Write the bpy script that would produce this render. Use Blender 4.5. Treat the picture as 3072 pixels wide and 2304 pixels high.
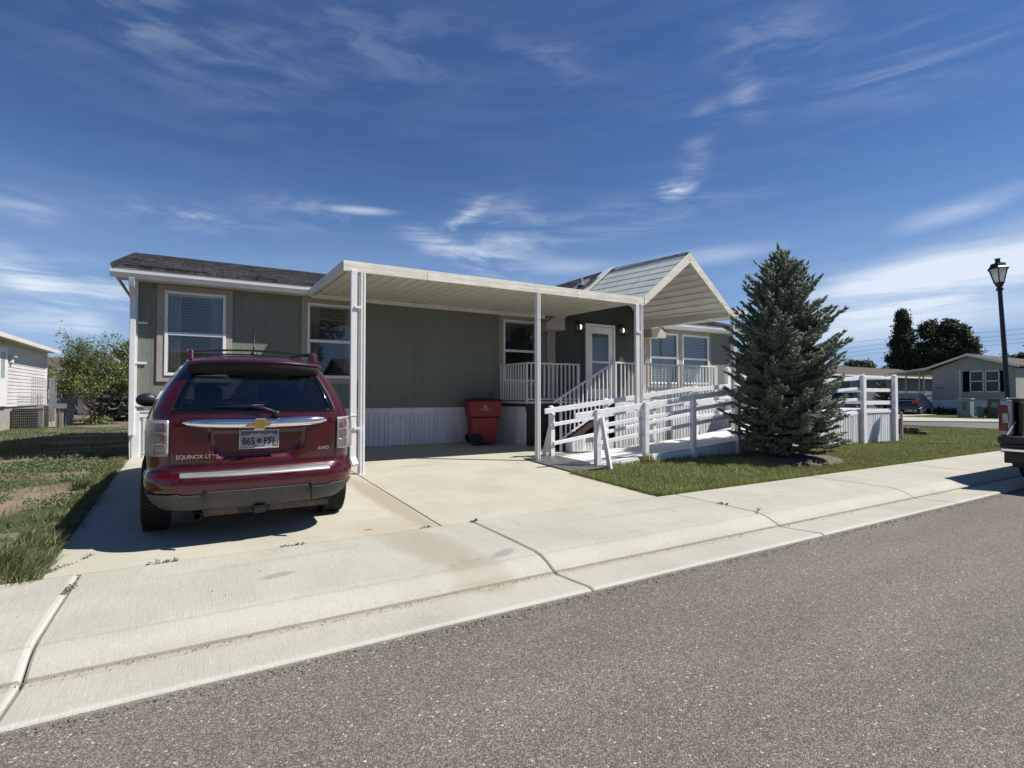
import bpy, bmesh, math, random
import numpy as np
from mathutils import Vector, Matrix, Euler
random.seed(7); NR=np.random.RandomState(11)
PI=math.pi
for o in list(bpy.data.objects): bpy.data.objects.remove(o)
SC=bpy.context.scene; COL=SC.collection
# ---------------- camera ----------------
cam=bpy.data.cameras.new('camera'); co=bpy.data.objects.new('camera',cam); COL.objects.link(co)
yaw=math.atan(945/1592.); pitch=math.atan(36/1592.)
co.location=(0,0,1.3); co.rotation_euler=(PI/2+pitch,0,-yaw)
cam.sensor_width=36; cam.lens=1592./3072*36; cam.clip_start=.05; cam.clip_end=6000
SC.camera=co
# ---------------- exposure ----------------
SC.view_settings.view_transform='Standard'; SC.view_settings.look='None'
SC.view_settings.exposure=.51; SC.view_settings.gamma=1.0
SC.cycles.max_bounces=7
# ---------------- sun ----------------
SD=Vector((.63,-.39,1)).normalized()
sun=bpy.data.lights.new('sun','SUN'); sun.energy=5.0; sun.angle=math.radians(.5); sun.color=(1,.955,.89)
so=bpy.data.objects.new('sun',sun); COL.objects.link(so); so.rotation_euler=SD.to_track_quat('Z','Y').to_euler()
so.location=(8,-6,14)
# ---------------- world: sky and cirrus ----------------
W=bpy.data.worlds.new('World'); SC.world=W; W.use_nodes=True
wn=W.node_tree.nodes; wl=W.node_tree.links
for n in list(wn): wn.remove(n)
def N(t,nodes=wn,**k):
    n=nodes.new(t)
    for a,b in k.items(): setattr(n,a,b)
    return n
def mth(op,a,b=None,c=None,nodes=wn,links=wl,clamp=False):
    n=nodes.new('ShaderNodeMath'); n.operation=op; n.use_clamp=clamp
    for i,v in enumerate((a,b,c)):
        if v is None: continue
        if isinstance(v,(int,float)): n.inputs[i].default_value=v
        else: links.new(v,n.inputs[i])
    return n.outputs[0]
sky=N('ShaderNodeTexSky',sky_type='NISHITA',sun_disc=False); sky.sun_elevation=math.asin(SD.z)
sky.sun_rotation=math.atan2(SD.x,SD.y); sky.altitude=1500; sky.air_density=1.0; sky.dust_density=.15; sky.ozone_density=2.2
tc=N('ShaderNodeTexCoord'); sp=N('ShaderNodeSeparateXYZ'); wl.new(tc.outputs['Generated'],sp.inputs[0])
az=mth('MULTIPLY',mth('ARCTAN2',sp.outputs[0],sp.outputs[1]),180/PI)
el=mth('MULTIPLY',mth('ARCSINE',sp.outputs[2]),180/PI)
cb=N('ShaderNodeCombineXYZ'); wl.new(az,cb.inputs[0]); wl.new(el,cb.inputs[1])
# two streaky noises, one for soft veils and one for crisp wisps
def wisp(scale,rot,sx,sy,detail,dist,lo,hi,seed):
    m=N('ShaderNodeMapping'); m.inputs['Rotation'].default_value=(0,0,math.radians(rot)); m.inputs['Scale'].default_value=(sx,sy,1); m.inputs['Location'].default_value=(seed,seed*1.7,0)
    wl.new(cb.outputs[0],m.inputs[0])
    n=N('ShaderNodeTexNoise'); n.inputs['Scale'].default_value=scale; n.inputs['Detail'].default_value=detail; n.inputs['Distortion'].default_value=dist*.6; n.inputs['Roughness'].default_value=.62
    wl.new(m.outputs[0],n.inputs['Vector'])
    r=N('ShaderNodeMapRange'); r.interpolation_type='SMOOTHSTEP'; r.inputs[1].default_value=lo; r.inputs[2].default_value=hi
    wl.new(n.outputs[0],r.inputs[0]); return r.outputs[0]
wA=wisp(.10,-14,.45,1.5,8,.7,.26,.62,3.3)
wB=wisp(.30,24,.40,1.5,12,.7,.40,.70,9.1)
wC=wisp(.24,30,.25,2.0,12,.8,.40,.70,21.)
wD=wisp(.13,-9,.22,2.6,9,.5,.30,.66,5.7)
def blob(a,e,sa,se,rot,k,w):
    m=N('ShaderNodeMapping',vector_type='TEXTURE'); m.inputs['Location'].default_value=(a,e,0); m.inputs['Rotation'].default_value=(0,0,math.radians(rot)); m.inputs['Scale'].default_value=(sa,se,1)
    wl.new(cb.outputs[0],m.inputs[0])
    l=N('ShaderNodeVectorMath',operation='LENGTH'); wl.new(m.outputs[0],l.inputs[0])
    r=N('ShaderNodeMapRange'); r.interpolation_type='SMOOTHSTEP'; r.inputs[1].default_value=1.0; r.inputs[2].default_value=0.0; wl.new(l.outputs['Value'],r.inputs[0])
    return mth('MULTIPLY',mth('MULTIPLY',r.outputs[0],k),w)
CL=[#az,el,radius az,radius el,rot,strength,noise
(71,10.4,16,3.6,11,1.05,wD),
(66.5,8.0,15,3.8,6,.95,wD),
(71.4,6.8,10.2,2.2,-3,0.50,wA),
(63.3,10.2,7.9,2.8,10,0.50,wC),
(71.5,15.2,6.8,1.4,10,0.45,wA),
(62.0,5.8,12.4,1.7,1,0.35,wA),
(1.0,29.1,14.4,6.8,-6,0.12,wB),
(15.8,33.1,18.3,6.5,-1,0.12,wB),
(-5.7,30.1,10.1,2.8,25,0.14,wB),
(34.8,32.6,11.7,3.2,-10,0.11,wB),
(57.5,31.0,9.4,5.1,-13,0.17,wB),
(68.4,26.7,13.2,3.7,0,0.17,wC),
(54.8,27.5,2.4,3.2,52,0.35,wC),
(25.1,18.2,5.7,1.2,36,0.75,wB),
(21.9,16.3,4.8,1.8,-17,0.60,wC),
(27.9,17.1,8.5,6.6,58,0.25,wB),
(26.5,14.8,10.8,1.8,-11,0.35,wB),
(47.7,20.5,3.1,1.4,3,0.75,wB),
(49.4,22.4,2.5,4.2,-29,0.28,wB),
(51.0,25.7,2.5,3.3,-29,0.30,wC),
(41.9,18.1,21.5,3.1,8,0.22,wC),
(31.6,15.8,7.9,5.6,37,0.22,wB),
(-11.1,9.0,6.8,2.1,-21,0.90,wC),
(-8.8,6.3,7.6,2.2,-35,0.83,wC),
(-12.2,6.0,4.7,2.4,-34,0.90,wC),
(-6.6,9.1,5.9,2.3,-24,0.68,wC),
(-12.3,10.7,5.0,1.4,-24,0.45,wC),
(-1.0,16.2,11.2,1.8,0,0.38,wB),
(14.6,18.7,5.1,0.6,1,0.50,wA),
(10.3,18.0,9.7,2.5,-4,0.25,wB),
(-12.4,15.0,4.9,2.1,-7,0.28,wB),
(50.3,13.8,10.1,1.3,3,0.40,wA),
(36.6,13.7,11.5,1.4,-5,0.30,wA)
]
tot=mth('MULTIPLY',wC,.025)
for c in CL: tot=mth('ADD',tot,blob(*c))
low=N('ShaderNodeMapRange'); low.interpolation_type='SMOOTHSTEP'; low.inputs[1].default_value=20; low.inputs[2].default_value=0; low.inputs[4].default_value=.22; wl.new(el,low.inputs[0])
tot=mth('ADD',tot,mth('MULTIPLY',low.outputs[0],wA),clamp=True)
tot=mth('MINIMUM',tot,.92)
hs=N('ShaderNodeHueSaturation'); hs.inputs['Hue'].default_value=.509; hs.inputs['Saturation'].default_value=1.20; hs.inputs['Value'].default_value=1.44; wl.new(sky.outputs[0],hs.inputs['Color'])
hz=N('ShaderNodeMapRange'); hz.interpolation_type='SMOOTHSTEP'; hz.inputs[1].default_value=24; hz.inputs[2].default_value=-2; hz.inputs[4].default_value=.95; wl.new(el,hz.inputs[0])
hm=N('ShaderNodeMix',data_type='RGBA'); wl.new(hz.outputs[0],hm.inputs[0]); wl.new(hs.outputs[0],hm.inputs[6]); hm.inputs[7].default_value=(2.9,5.2,9.3,1)
mx=N('ShaderNodeMix',data_type='RGBA'); wl.new(tot,mx.inputs[0]); wl.new(hm.outputs[2],mx.inputs[6]); mx.inputs[7].default_value=(11,12.2,13.8,1)
bg=N('ShaderNodeBackground'); bg.inputs[1].default_value=.050; wl.new(mx.outputs[2],bg.inputs[0])
wo=N('ShaderNodeOutputWorld'); wl.new(bg.outputs[0],wo.inputs[0])
# ---------------- helpers ----------------
ORG={}
def tag(o,label=None,cat=None,group=None,kind=None):
    if label: o['label']=label
    if cat: o['category']=cat
    if group: o['group']=group
    if kind: o['kind']=kind
    return o
def thing(name,label,cat,loc=(0,0,0),group=None,local=False,rot=0):
    o=bpy.data.objects.new(name,None); COL.objects.link(o); o.location=loc; o.rotation_euler=(0,0,rot); o.empty_display_size=.2
    ORG[o]=Vector((0,0,0)) if local else Vector(loc)
    return tag(o,label,cat,group)
def link(name,me,parent=None,org=None,label=None):
    o=bpy.data.objects.new(name,me); COL.objects.link(o)
    if parent is not None: o.parent=parent; ORG[o]=ORG[parent]
    else:
        ORG[o]=Vector(org or (0,0,0)); o.location=ORG[o]
    if label: o['label']=label
    return o
def dup(root,loc,rot=0,label=None,sc=None):
    def cp(o,par):
        c=o.copy(); COL.objects.link(c)
        if par is not None: c.parent=par
        ORG[c]=ORG[o]
        for ch in KIDS.get(o,[]): KIDS.setdefault(c,[]).append(cp(ch,c))
        return c
    r=cp(root,None); r.location=loc; r.rotation_euler=(0,0,rot)
    if sc: r.scale=sc
    if label: r['label']=label
    return r
KIDS={}
class MB:
    def __init__(s): s.v=[]; s.f=[]; s.m=[]; s.cur=0
    def add(s,vs,fs):
        b=len(s.v); s.v+=[tuple(v) for v in vs]
        for f in fs: s.f.append(tuple(i+b for i in f)); s.m.append(s.cur)
        return s
    def box(s,x0,x1,y0,y1,z0,z1):
        return s.add([(x0,y0,z0),(x1,y0,z0),(x1,y1,z0),(x0,y1,z0),(x0,y0,z1),(x1,y0,z1),(x1,y1,z1),(x0,y1,z1)],
          [(0,3,2,1),(4,5,6,7),(0,1,5,4),(1,2,6,5),(2,3,7,6),(3,0,4,7)])
    def hexa(s,p): # 8 points: bottom 4 ccw, top 4
        return s.add(p,[(0,3,2,1),(4,5,6,7),(0,1,5,4),(1,2,6,5),(2,3,7,6),(3,0,4,7)])
    def beam(s,a,b,w,h,up=(0,0,1)): # w across, h along up
        a=Vector(a);b=Vector(b);d=(b-a).normalized();u=Vector(up); r=d.cross(u).normalized(); u=r.cross(d).normalized()
        r=r*w/2;u=u*h/2
        return s.hexa([a-r-u,b-r-u,b+r-u,a+r-u,a-r+u,b-r+u,b+r+u,a+r+u])
    def quad(s,a,b,c,d): return s.add([a,b,c,d],[(0,1,2,3)])
    def poly(s,pts,off): # extrude planar polygon by vector off
        n=len(pts); o=Vector(off); q=[Vector(p) for p in pts]
        return s.add(q+[p+o for p in q],[tuple(range(n-1,-1,-1)),tuple(range(n,2*n))]+[(i,(i+1)%n,n+(i+1)%n,n+i) for i in range(n)])
    def tube(s,pts,rad,n=8,cap=True):
        pts=[Vector(p) for p in pts]; k=len(pts)
        if not hasattr(rad,'__len__'): rad=[rad]*k
        rings=[]; pr=None
        for i,p in enumerate(pts):
            d=(pts[min(i+1,k-1)]-pts[max(i-1,0)]).normalized()
            if pr is None:
                t=Vector((0,0,1)) if abs(d.z)<.9 else Vector((1,0,0)); u=d.cross(t).normalized()
            else: u=(pr-d*pr.dot(d)).normalized()
            pr=u; w=d.cross(u); rings.append([p+(u*math.cos(2*PI*j/n)+w*math.sin(2*PI*j/n))*rad[i] for j in range(n)])
        vs=[v for r in rings for v in r]; fs=[]
        for i in range(k-1):
            for j in range(n): fs.append((i*n+j,i*n+(j+1)%n,(i+1)*n+(j+1)%n,(i+1)*n+j))
        if cap: fs+= [tuple(range(n-1,-1,-1)),tuple((k-1)*n+j for j in range(n))]
        return s.add(vs,fs)
    def lathe(s,prof,c,axis='z',n=24): # prof (r,h)
        vs=[]
        for r,h in prof:
            for j in range(n):
                a=2*PI*j/n; x,y=r*math.cos(a),r*math.sin(a)
                p={'z':(x,y,h),'x':(h,x,y),'y':(x,h,y)}[axis]; vs.append((c[0]+p[0],c[1]+p[1],c[2]+p[2]))
        fs=[]
        for i in range(len(prof)-1):
            for j in range(n): fs.append((i*n+j,i*n+(j+1)%n,(i+1)*n+(j+1)%n,(i+1)*n+j))
        return s.add(vs,fs)
    def grid(s,rows):
        nr=len(rows); nc=len(rows[0]); return s.add([p for r in rows for p in r],[(i*nc+j,i*nc+j+1,(i+1)*nc+j+1,(i+1)*nc+j) for i in range(nr-1) for j in range(nc-1)])
    def build(s,name,mat,parent=None,org=None,bevel=0,smooth=False,label=None,solid=0,autosm=None):
        me=bpy.data.meshes.new(name)
        if parent is not None: o0=ORG[parent]
        else:
            if org is None:
                a=np.array(s.v); org=((a[:,0].min()+a[:,0].max())/2,(a[:,1].min()+a[:,1].max())/2,a[:,2].min())
            o0=Vector(org)
        me.from_pydata([(v[0]-o0.x,v[1]-o0.y,v[2]-o0.z) for v in s.v],[],s.f)
        for m in (mat if isinstance(mat,(list,tuple)) else [mat]): me.materials.append(m)
        if len(set(s.m))>1: me.polygons.foreach_set('material_index',s.m)
        bm=bmesh.new(); bm.from_mesh(me); bmesh.ops.recalc_face_normals(bm,faces=bm.faces); bm.to_mesh(me); bm.free()
        if smooth: me.polygons.foreach_set('use_smooth',[True]*len(me.polygons))
        o=link(name,me,parent,tuple(o0),label)
        if parent is not None: KIDS.setdefault(parent,[]).append(o)
        if solid: md=o.modifiers.new('s','SOLIDIFY'); md.thickness=solid; md.offset=0
        if bevel: md=o.modifiers.new('b','BEVEL'); md.width=bevel; md.segments=2; md.limit_method='ANGLE'; md.angle_limit=math.radians(40)
        if autosm is not None:
            me.polygons.foreach_set('use_smooth',[True]*len(me.polygons)); me.set_sharp_from_angle(angle=math.radians(autosm))
        return o
def npmesh(name,v,f,mat,parent=None,org=(0,0,0),label=None,smooth=False):
    """v (n,3) array, f (m,k) array of equal-size faces"""
    v=np.asarray(v,dtype=np.float32); f=np.asarray(f,dtype=np.int32); o0=ORG[parent] if parent is not None else Vector(org)
    v=v-np.array(o0,dtype=np.float32)
    me=bpy.data.meshes.new(name); k=f.shape[1]
    me.vertices.add(len(v)); me.vertices.foreach_set('co',v.ravel())
    me.loops.add(f.size); me.loops.foreach_set('vertex_index',f.ravel())
    me.polygons.add(len(f)); me.polygons.foreach_set('loop_start',np.arange(0,f.size,k,dtype=np.int32)); me.polygons.foreach_set('loop_total',np.full(len(f),k,dtype=np.int32))
    if smooth: me.polygons.foreach_set('use_smooth',[True]*len(f))
    me.update(calc_edges=True); me.validate()
    for m in (mat if isinstance(mat,(list,tuple)) else [mat]): me.materials.append(m)
    o=link(name,me,parent,tuple(o0),label)
    if parent is not None: KIDS.setdefault(parent,[]).append(o)
    return o
# ---------------- materials ----------------
def srgb(r,g,b):
    f=lambda c:((c/255+.055)/1.055)**2.4 if c/255>.04045 else c/255/12.92
    return (f(r),f(g),f(b))
KA=.78   # surface reflectance calibration against the exposure
def newmat(name):
    m=bpy.data.materials.new(name); m.use_nodes=True; t=m.node_tree; return m,t.nodes,t.links,t.nodes['Principled BSDF']
def pmat(name,c1,c2=None,scale=5,rough=.6,metal=0,bump=0,bscale=60,stretch=(1,1,1),bstretch=(1,1,1),spec=.5,coat=0,island=0,detail=5,trans=0,lo=.35,hi=.65,wear=None):
    if metal<.5 and name!='sage_siding': c1=tuple(x*KA for x in c1); c2=tuple(x*KA for x in c2) if c2 else None; wear=((tuple(x*KA for x in wear[0]),)+tuple(wear[1:])) if wear else None
    m,n,l,b=newmat(name)
    b.inputs['Roughness'].default_value=rough; b.inputs['Metallic'].default_value=metal; b.inputs['Specular IOR Level'].default_value=spec
    if coat: b.inputs['Coat Weight'].default_value=coat; b.inputs['Coat Roughness'].default_value=.03
    tcn=n.new('ShaderNodeTexCoord'); col=None
    def noise(sc,st,d=detail):
        mp=n.new('ShaderNodeMapping'); mp.inputs['Scale'].default_value=st; l.new(tcn.outputs['Object'],mp.inputs[0])
        t=n.new('ShaderNodeTexNoise'); t.inputs['Scale'].default_value=sc; t.inputs['Detail'].default_value=d; l.new(mp.outputs[0],t.inputs['Vector']); return t.outputs[0]
    if c2 is None: c2=tuple(x*.86 for x in c1)
    mxn=n.new('ShaderNodeMix'); mxn.data_type='RGBA'; mxn.inputs[6].default_value=(*c1,1); mxn.inputs[7].default_value=(*c2,1)
    mr=n.new('ShaderNodeMapRange'); mr.inputs[1].default_value=lo; mr.inputs[2].default_value=hi
    if island:
        g=n.new('ShaderNodeNewGeometry'); l.new(mth('ADD',mth('MULTIPLY',g.outputs['Random Per Island'],island,nodes=n,links=l),mth('MULTIPLY',noise(scale,stretch),1-island,nodes=n,links=l),nodes=n,links=l),mr.inputs[0]); mr.inputs[1].default_value=.15; mr.inputs[2].default_value=.85
    else: l.new(noise(scale,stretch),mr.inputs[0])
    l.new(mr.outputs[0],mxn.inputs[0]); col=mxn.outputs[2]
    if wear: # (colour, scale, lo, hi, stretch)
        w=n.new('ShaderNodeMix'); w.data_type='RGBA'; l.new(col,w.inputs[6]); w.inputs[7].default_value=(*wear[0],1)
        r=n.new('ShaderNodeMapRange'); r.inputs[1].default_value=wear[2]; r.inputs[2].default_value=wear[3]; l.new(noise(wear[1],wear[4] if len(wear)>4 else (1,1,1),8),r.inputs[0]); l.new(r.outputs[0],w.inputs[0]); col=w.outputs[2]
    l.new(col,b.inputs['Base Color'])
    if bump:
        bn=n.new('ShaderNodeBump'); bn.inputs['Strength'].default_value=bump; bn.inputs['Distance'].default_value=.01; l.new(noise(bscale,bstretch,4),bn.inputs['Height']); l.new(bn.outputs[0],b.inputs['Normal'])
    if trans:
        tr=n.new('ShaderNodeBsdfTranslucent'); l.new(col,tr.inputs[0]); ms=n.new('ShaderNodeMixShader'); ms.inputs[0].default_value=trans; l.new(b.outputs[0],ms.inputs[1]); l.new(tr.outputs[0],ms.inputs[2]); l.new(ms.outputs[0],n['Material Output'].inputs[0])
    return m
def glassmat(name,tint=(.8,.85,.85),refl=1.0,rough=.02,f0=1.5,gain=1.0):
    m,n,l,b=newmat(name); n.remove(b)
    tr=n.new('ShaderNodeBsdfTransparent'); tr.inputs[0].default_value=(*tint,1)
    g=n.new('ShaderNodeBsdfGlossy'); g.inputs['Roughness'].default_value=rough; g.inputs[0].default_value=(refl,refl,refl,1)
    ge=n.new('ShaderNodeNewGeometry'); dt=n.new('ShaderNodeVectorMath'); dt.operation='DOT_PRODUCT'; l.new(ge.outputs['Incoming'],dt.inputs[0]); l.new(ge.outputs['Normal'],dt.inputs[1])
    cs=mth('ABSOLUTE',dt.outputs['Value'],nodes=n,links=l); sch=mth('ADD',mth('MULTIPLY',mth('POWER',mth('SUBTRACT',1.0,cs,nodes=n,links=l),5.0,nodes=n,links=l),.95,nodes=n,links=l),.05,nodes=n,links=l)
    fa=mth('MULTIPLY',sch,gain,nodes=n,links=l,clamp=True)
    ms=n.new('ShaderNodeMixShader'); l.new(fa,ms.inputs[0]); l.new(tr.outputs[0],ms.inputs[1]); l.new(g.outputs[0],ms.inputs[2]); l.new(ms.outputs[0],n['Material Output'].inputs[0])
    return m
def emat(name,col,s):
    m,n,l,b=newmat(name); b.inputs['Emission Color'].default_value=(*col,1); b.inputs['Emission Strength'].default_value=s; b.inputs['Base Color'].default_value=(*col,1); return m
# ---------------- material library ----------------
M={}
M['white']=pmat('white_paint',(.98,.98,.96),(.90,.90,.88),3,.5,bump=.12,bscale=40,bstretch=(1,1,1))
M['whitewood']=pmat('white_painted_wood',(.98,.99,1.0),(.88,.89,.90),6,.62,bump=.35,bscale=30,bstretch=(1,1,.15),wear=((.50,.47,.43),22,.66,.80,(1,1,.2)))
M['white_metal']=pmat('white_metal',(.95,.95,.93),(.86,.86,.85),2,.38,bump=.05,bscale=10)
M['skirt']=pmat('white_skirting',(.95,.96,.97),(.80,.81,.82),2.5,.5,bump=.08,bscale=12,stretch=(1,1,.3),wear=((.55,.52,.46),5,.60,.88,(1,1,.5)))
M['beige']=pmat('beige_trim',(.46,.41,.345),(.40,.355,.30),6,.7,bump=.4,bscale=45)
M['cream']=pmat('cream_fascia',(.92,.87,.74),(.78,.73,.61),4,.72,bump=.9,bscale=16,bstretch=(.12,1,1))
M['cream_flat']=pmat('cream_soffit',(.90,.87,.77),(.82,.79,.69),2,.5,bump=.05,bscale=8)
M['metalroof']=pmat('ribbed_roof_metal',(.62,.66,.60),(.52,.56,.51),1.3,.6,metal=.0,spec=.3,bump=.04,bscale=6,stretch=(.4,3,1))
M['black']=pmat('black_plastic',(.012,.012,.013),(.02,.02,.021),10,.45)
M['darkmetal']=pmat('dark_metal',(.02,.02,.022),(.035,.033,.03),8,.4,metal=.3)
M['wood']=pmat('weathered_wood',(.34,.29,.23),(.22,.18,.14),5,.85,bump=.5,bscale=30,stretch=(1,1,.2))
M['deckpaint']=pmat('worn_white_deck_paint',(.80,.81,.82),(.66,.67,.68),5,.7,bump=.3,bscale=30,stretch=(.3,3,1),wear=((.45,.43,.40),14,.58,.75,(2,.4,1)))
M['return']=pmat('boxed_return_paint',(.60,.545,.455),(.54,.49,.41),4,.65)
M['brownwood']=pmat('brown_painted_wood',(.075,.050,.038),(.05,.034,.026),7,.7,bump=.3,bscale=30)
M['concrete_block']=pmat('concrete_wall',(.46,.43,.37),(.38,.35,.30),3,.85,bump=.4,bscale=60)
M['glass']=glassmat('window_glass',(.88,.91,.91))
M['blind']=pmat('blind_slat',(.72,.72,.69),(.64,.64,.62),4,.55)
M['curtain']=pmat('curtain_cloth',(.50,.46,.38),(.38,.35,.29),9,.9,stretch=(8,1,.3))
M['galv']=pmat('galvanised_steel',(.40,.41,.42),(.30,.31,.32),12,.4,metal=.7)
# siding: vertical grooved panels
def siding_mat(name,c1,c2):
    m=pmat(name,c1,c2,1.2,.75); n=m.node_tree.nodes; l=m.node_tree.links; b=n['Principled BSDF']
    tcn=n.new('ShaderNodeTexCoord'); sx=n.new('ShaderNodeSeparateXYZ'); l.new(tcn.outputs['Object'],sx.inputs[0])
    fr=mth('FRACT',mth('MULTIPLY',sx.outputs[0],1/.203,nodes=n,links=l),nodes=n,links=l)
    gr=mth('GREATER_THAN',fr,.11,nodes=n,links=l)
    src=b.inputs['Base Color'].links[0].from_socket; gm=n.new('ShaderNodeMix'); gm.data_type='RGBA'; gm.blend_type='MULTIPLY'; gm.inputs[0].default_value=1; l.new(src,gm.inputs[6]); gv=mth('ADD',mth('MULTIPLY',gr,.12,nodes=n,links=l),.92,nodes=n,links=l); gc=n.new('ShaderNodeCombineColor'); [l.new(gv,gc.inputs[i]) for i in range(3)]; l.new(gc.outputs[0],gm.inputs[7]); l.new(gm.outputs[2],b.inputs['Base Color'])  # groove shade and dirt put into the colour as a darker line
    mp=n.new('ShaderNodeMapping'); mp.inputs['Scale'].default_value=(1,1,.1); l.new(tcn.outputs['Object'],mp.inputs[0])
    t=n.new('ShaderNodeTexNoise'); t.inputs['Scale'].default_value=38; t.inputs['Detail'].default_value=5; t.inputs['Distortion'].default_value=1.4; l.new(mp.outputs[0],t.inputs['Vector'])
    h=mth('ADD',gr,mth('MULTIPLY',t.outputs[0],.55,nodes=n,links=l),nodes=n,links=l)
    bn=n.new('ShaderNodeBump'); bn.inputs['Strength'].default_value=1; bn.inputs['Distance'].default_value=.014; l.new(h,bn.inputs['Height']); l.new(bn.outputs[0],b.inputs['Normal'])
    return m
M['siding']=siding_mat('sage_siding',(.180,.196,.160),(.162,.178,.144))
# shingles
def shingle_mat(name,c1,c2,rowx=.33,rowy=.14,axis=1):
    m,n,l,b=newmat(name); b.inputs['Roughness'].default_value=.92; b.inputs['Specular IOR Level'].default_value=.2
    tcn=n.new('ShaderNodeTexCoord'); sx=n.new('ShaderNodeSeparateXYZ'); l.new(tcn.outputs['Object'],sx.inputs[0])
    c=n.new('ShaderNodeCombineXYZ'); l.new(sx.outputs[0 if axis==1 else 1],c.inputs[0]); l.new(sx.outputs[1 if axis==1 else 0],c.inputs[1])
    br=n.new('ShaderNodeTexBrick'); br.inputs['Scale'].default_value=1; br.inputs['Brick Width'].default_value=rowx; br.inputs['Row Height'].default_value=rowy; br.inputs['Mortar Size'].default_value=.012; br.inputs['Mortar Smooth'].default_value=.3; br.offset=.37; br.offset_frequency=3; br.inputs['Mortar Size'].default_value=.006
    br.inputs['Color1'].default_value=(*c1,1); br.inputs['Color2'].default_value=(*c2,1); br.inputs['Mortar'].default_value=(.006,.006,.007,1)
    l.new(c.outputs[0],br.inputs['Vector'])
    t=n.new('ShaderNodeTexNoise'); t.inputs['Scale'].default_value=14; t.inputs['Detail'].default_value=8; l.new(tcn.outputs['Object'],t.inputs['Vector'])
    mxn=n.new('ShaderNodeMix'); mxn.data_type='RGBA'; mxn.blend_type='MULTIPLY'; mxn.inputs[0].default_value=1; l.new(br.outputs[0],mxn.inputs[6])
    cr=n.new('ShaderNodeMapRange'); cr.inputs[1].default_value=.3; cr.inputs[2].default_value=.7; cr.inputs[3].default_value=.40; cr.inputs[4].default_value=1.25; l.new(t.outputs[0],cr.inputs[0])
    cc=n.new('ShaderNodeCombineColor'); [l.new(cr.outputs[0],cc.inputs[i]) for i in range(3)]; l.new(cc.outputs[0],mxn.inputs[7]); l.new(mxn.outputs[2],b.inputs['Base Color'])
    bn=n.new('ShaderNodeBump'); bn.inputs['Strength'].default_value=1; bn.inputs['Distance'].default_value=.03; l.new(br.outputs['Fac'],bn.inputs['Height']); bn.invert=True; l.new(bn.outputs[0],b.inputs['Normal'])
    return m
M['shingle']=shingle_mat('charcoal_shingles',(.050,.050,.054),(.085,.083,.085))
M['shingle_gable']=shingle_mat('charcoal_shingles_gable',(.050,.047,.045),(.10,.092,.085),axis=0,rowx=.33,rowy=.16)
M['shingle_brown']=shingle_mat('brown_shingles',(.11,.09,.075),(.16,.13,.105))
# lap siding with horizontal boards
def laps(mb,face,c,a,b,z0,z1,pitch,top=None):
    '''overlapping boards; face 'x+','x-','y-' at coordinate c from a to b'''
    z=z0; k=0
    while z<z1-.01:
        zt_=min(z+pitch,z1); aa,bb=(a,b) if top is None else top(z+pitch*.5)
        o=.016; i=.002
        def P(u,d,zz): return {'x+':(c+d,u,zz),'x-':(c-d,u,zz),'y-':(u,c-d,zz)}[face]
        mb.add([P(aa,o,z),P(bb,o,z),P(bb,i,zt_),P(aa,i,zt_),P(aa,-.01,z),P(bb,-.01,z)],[(0,1,2,3),(0,4,5,1)]); z+=pitch
def lap_mat(name,c1,c2,pitch=.12):
    m=pmat(name,c1,c2,.8,.6); n=m.node_tree.nodes; l=m.node_tree.links; b=n['Principled BSDF']
    tcn=n.new('ShaderNodeTexCoord'); sx=n.new('ShaderNodeSeparateXYZ'); l.new(tcn.outputs['Object'],sx.inputs[0])
    fr=mth('FRACT',mth('MULTIPLY',sx.outputs[2],1/pitch,nodes=n,links=l),nodes=n,links=l)
    bn=n.new('ShaderNodeBump'); bn.inputs['Strength'].default_value=.9; bn.inputs['Distance'].default_value=.03; l.new(mth('SUBTRACT',1.0,fr,nodes=n,links=l),bn.inputs['Height']); l.new(bn.outputs[0],b.inputs['Normal'])
    return m
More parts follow.
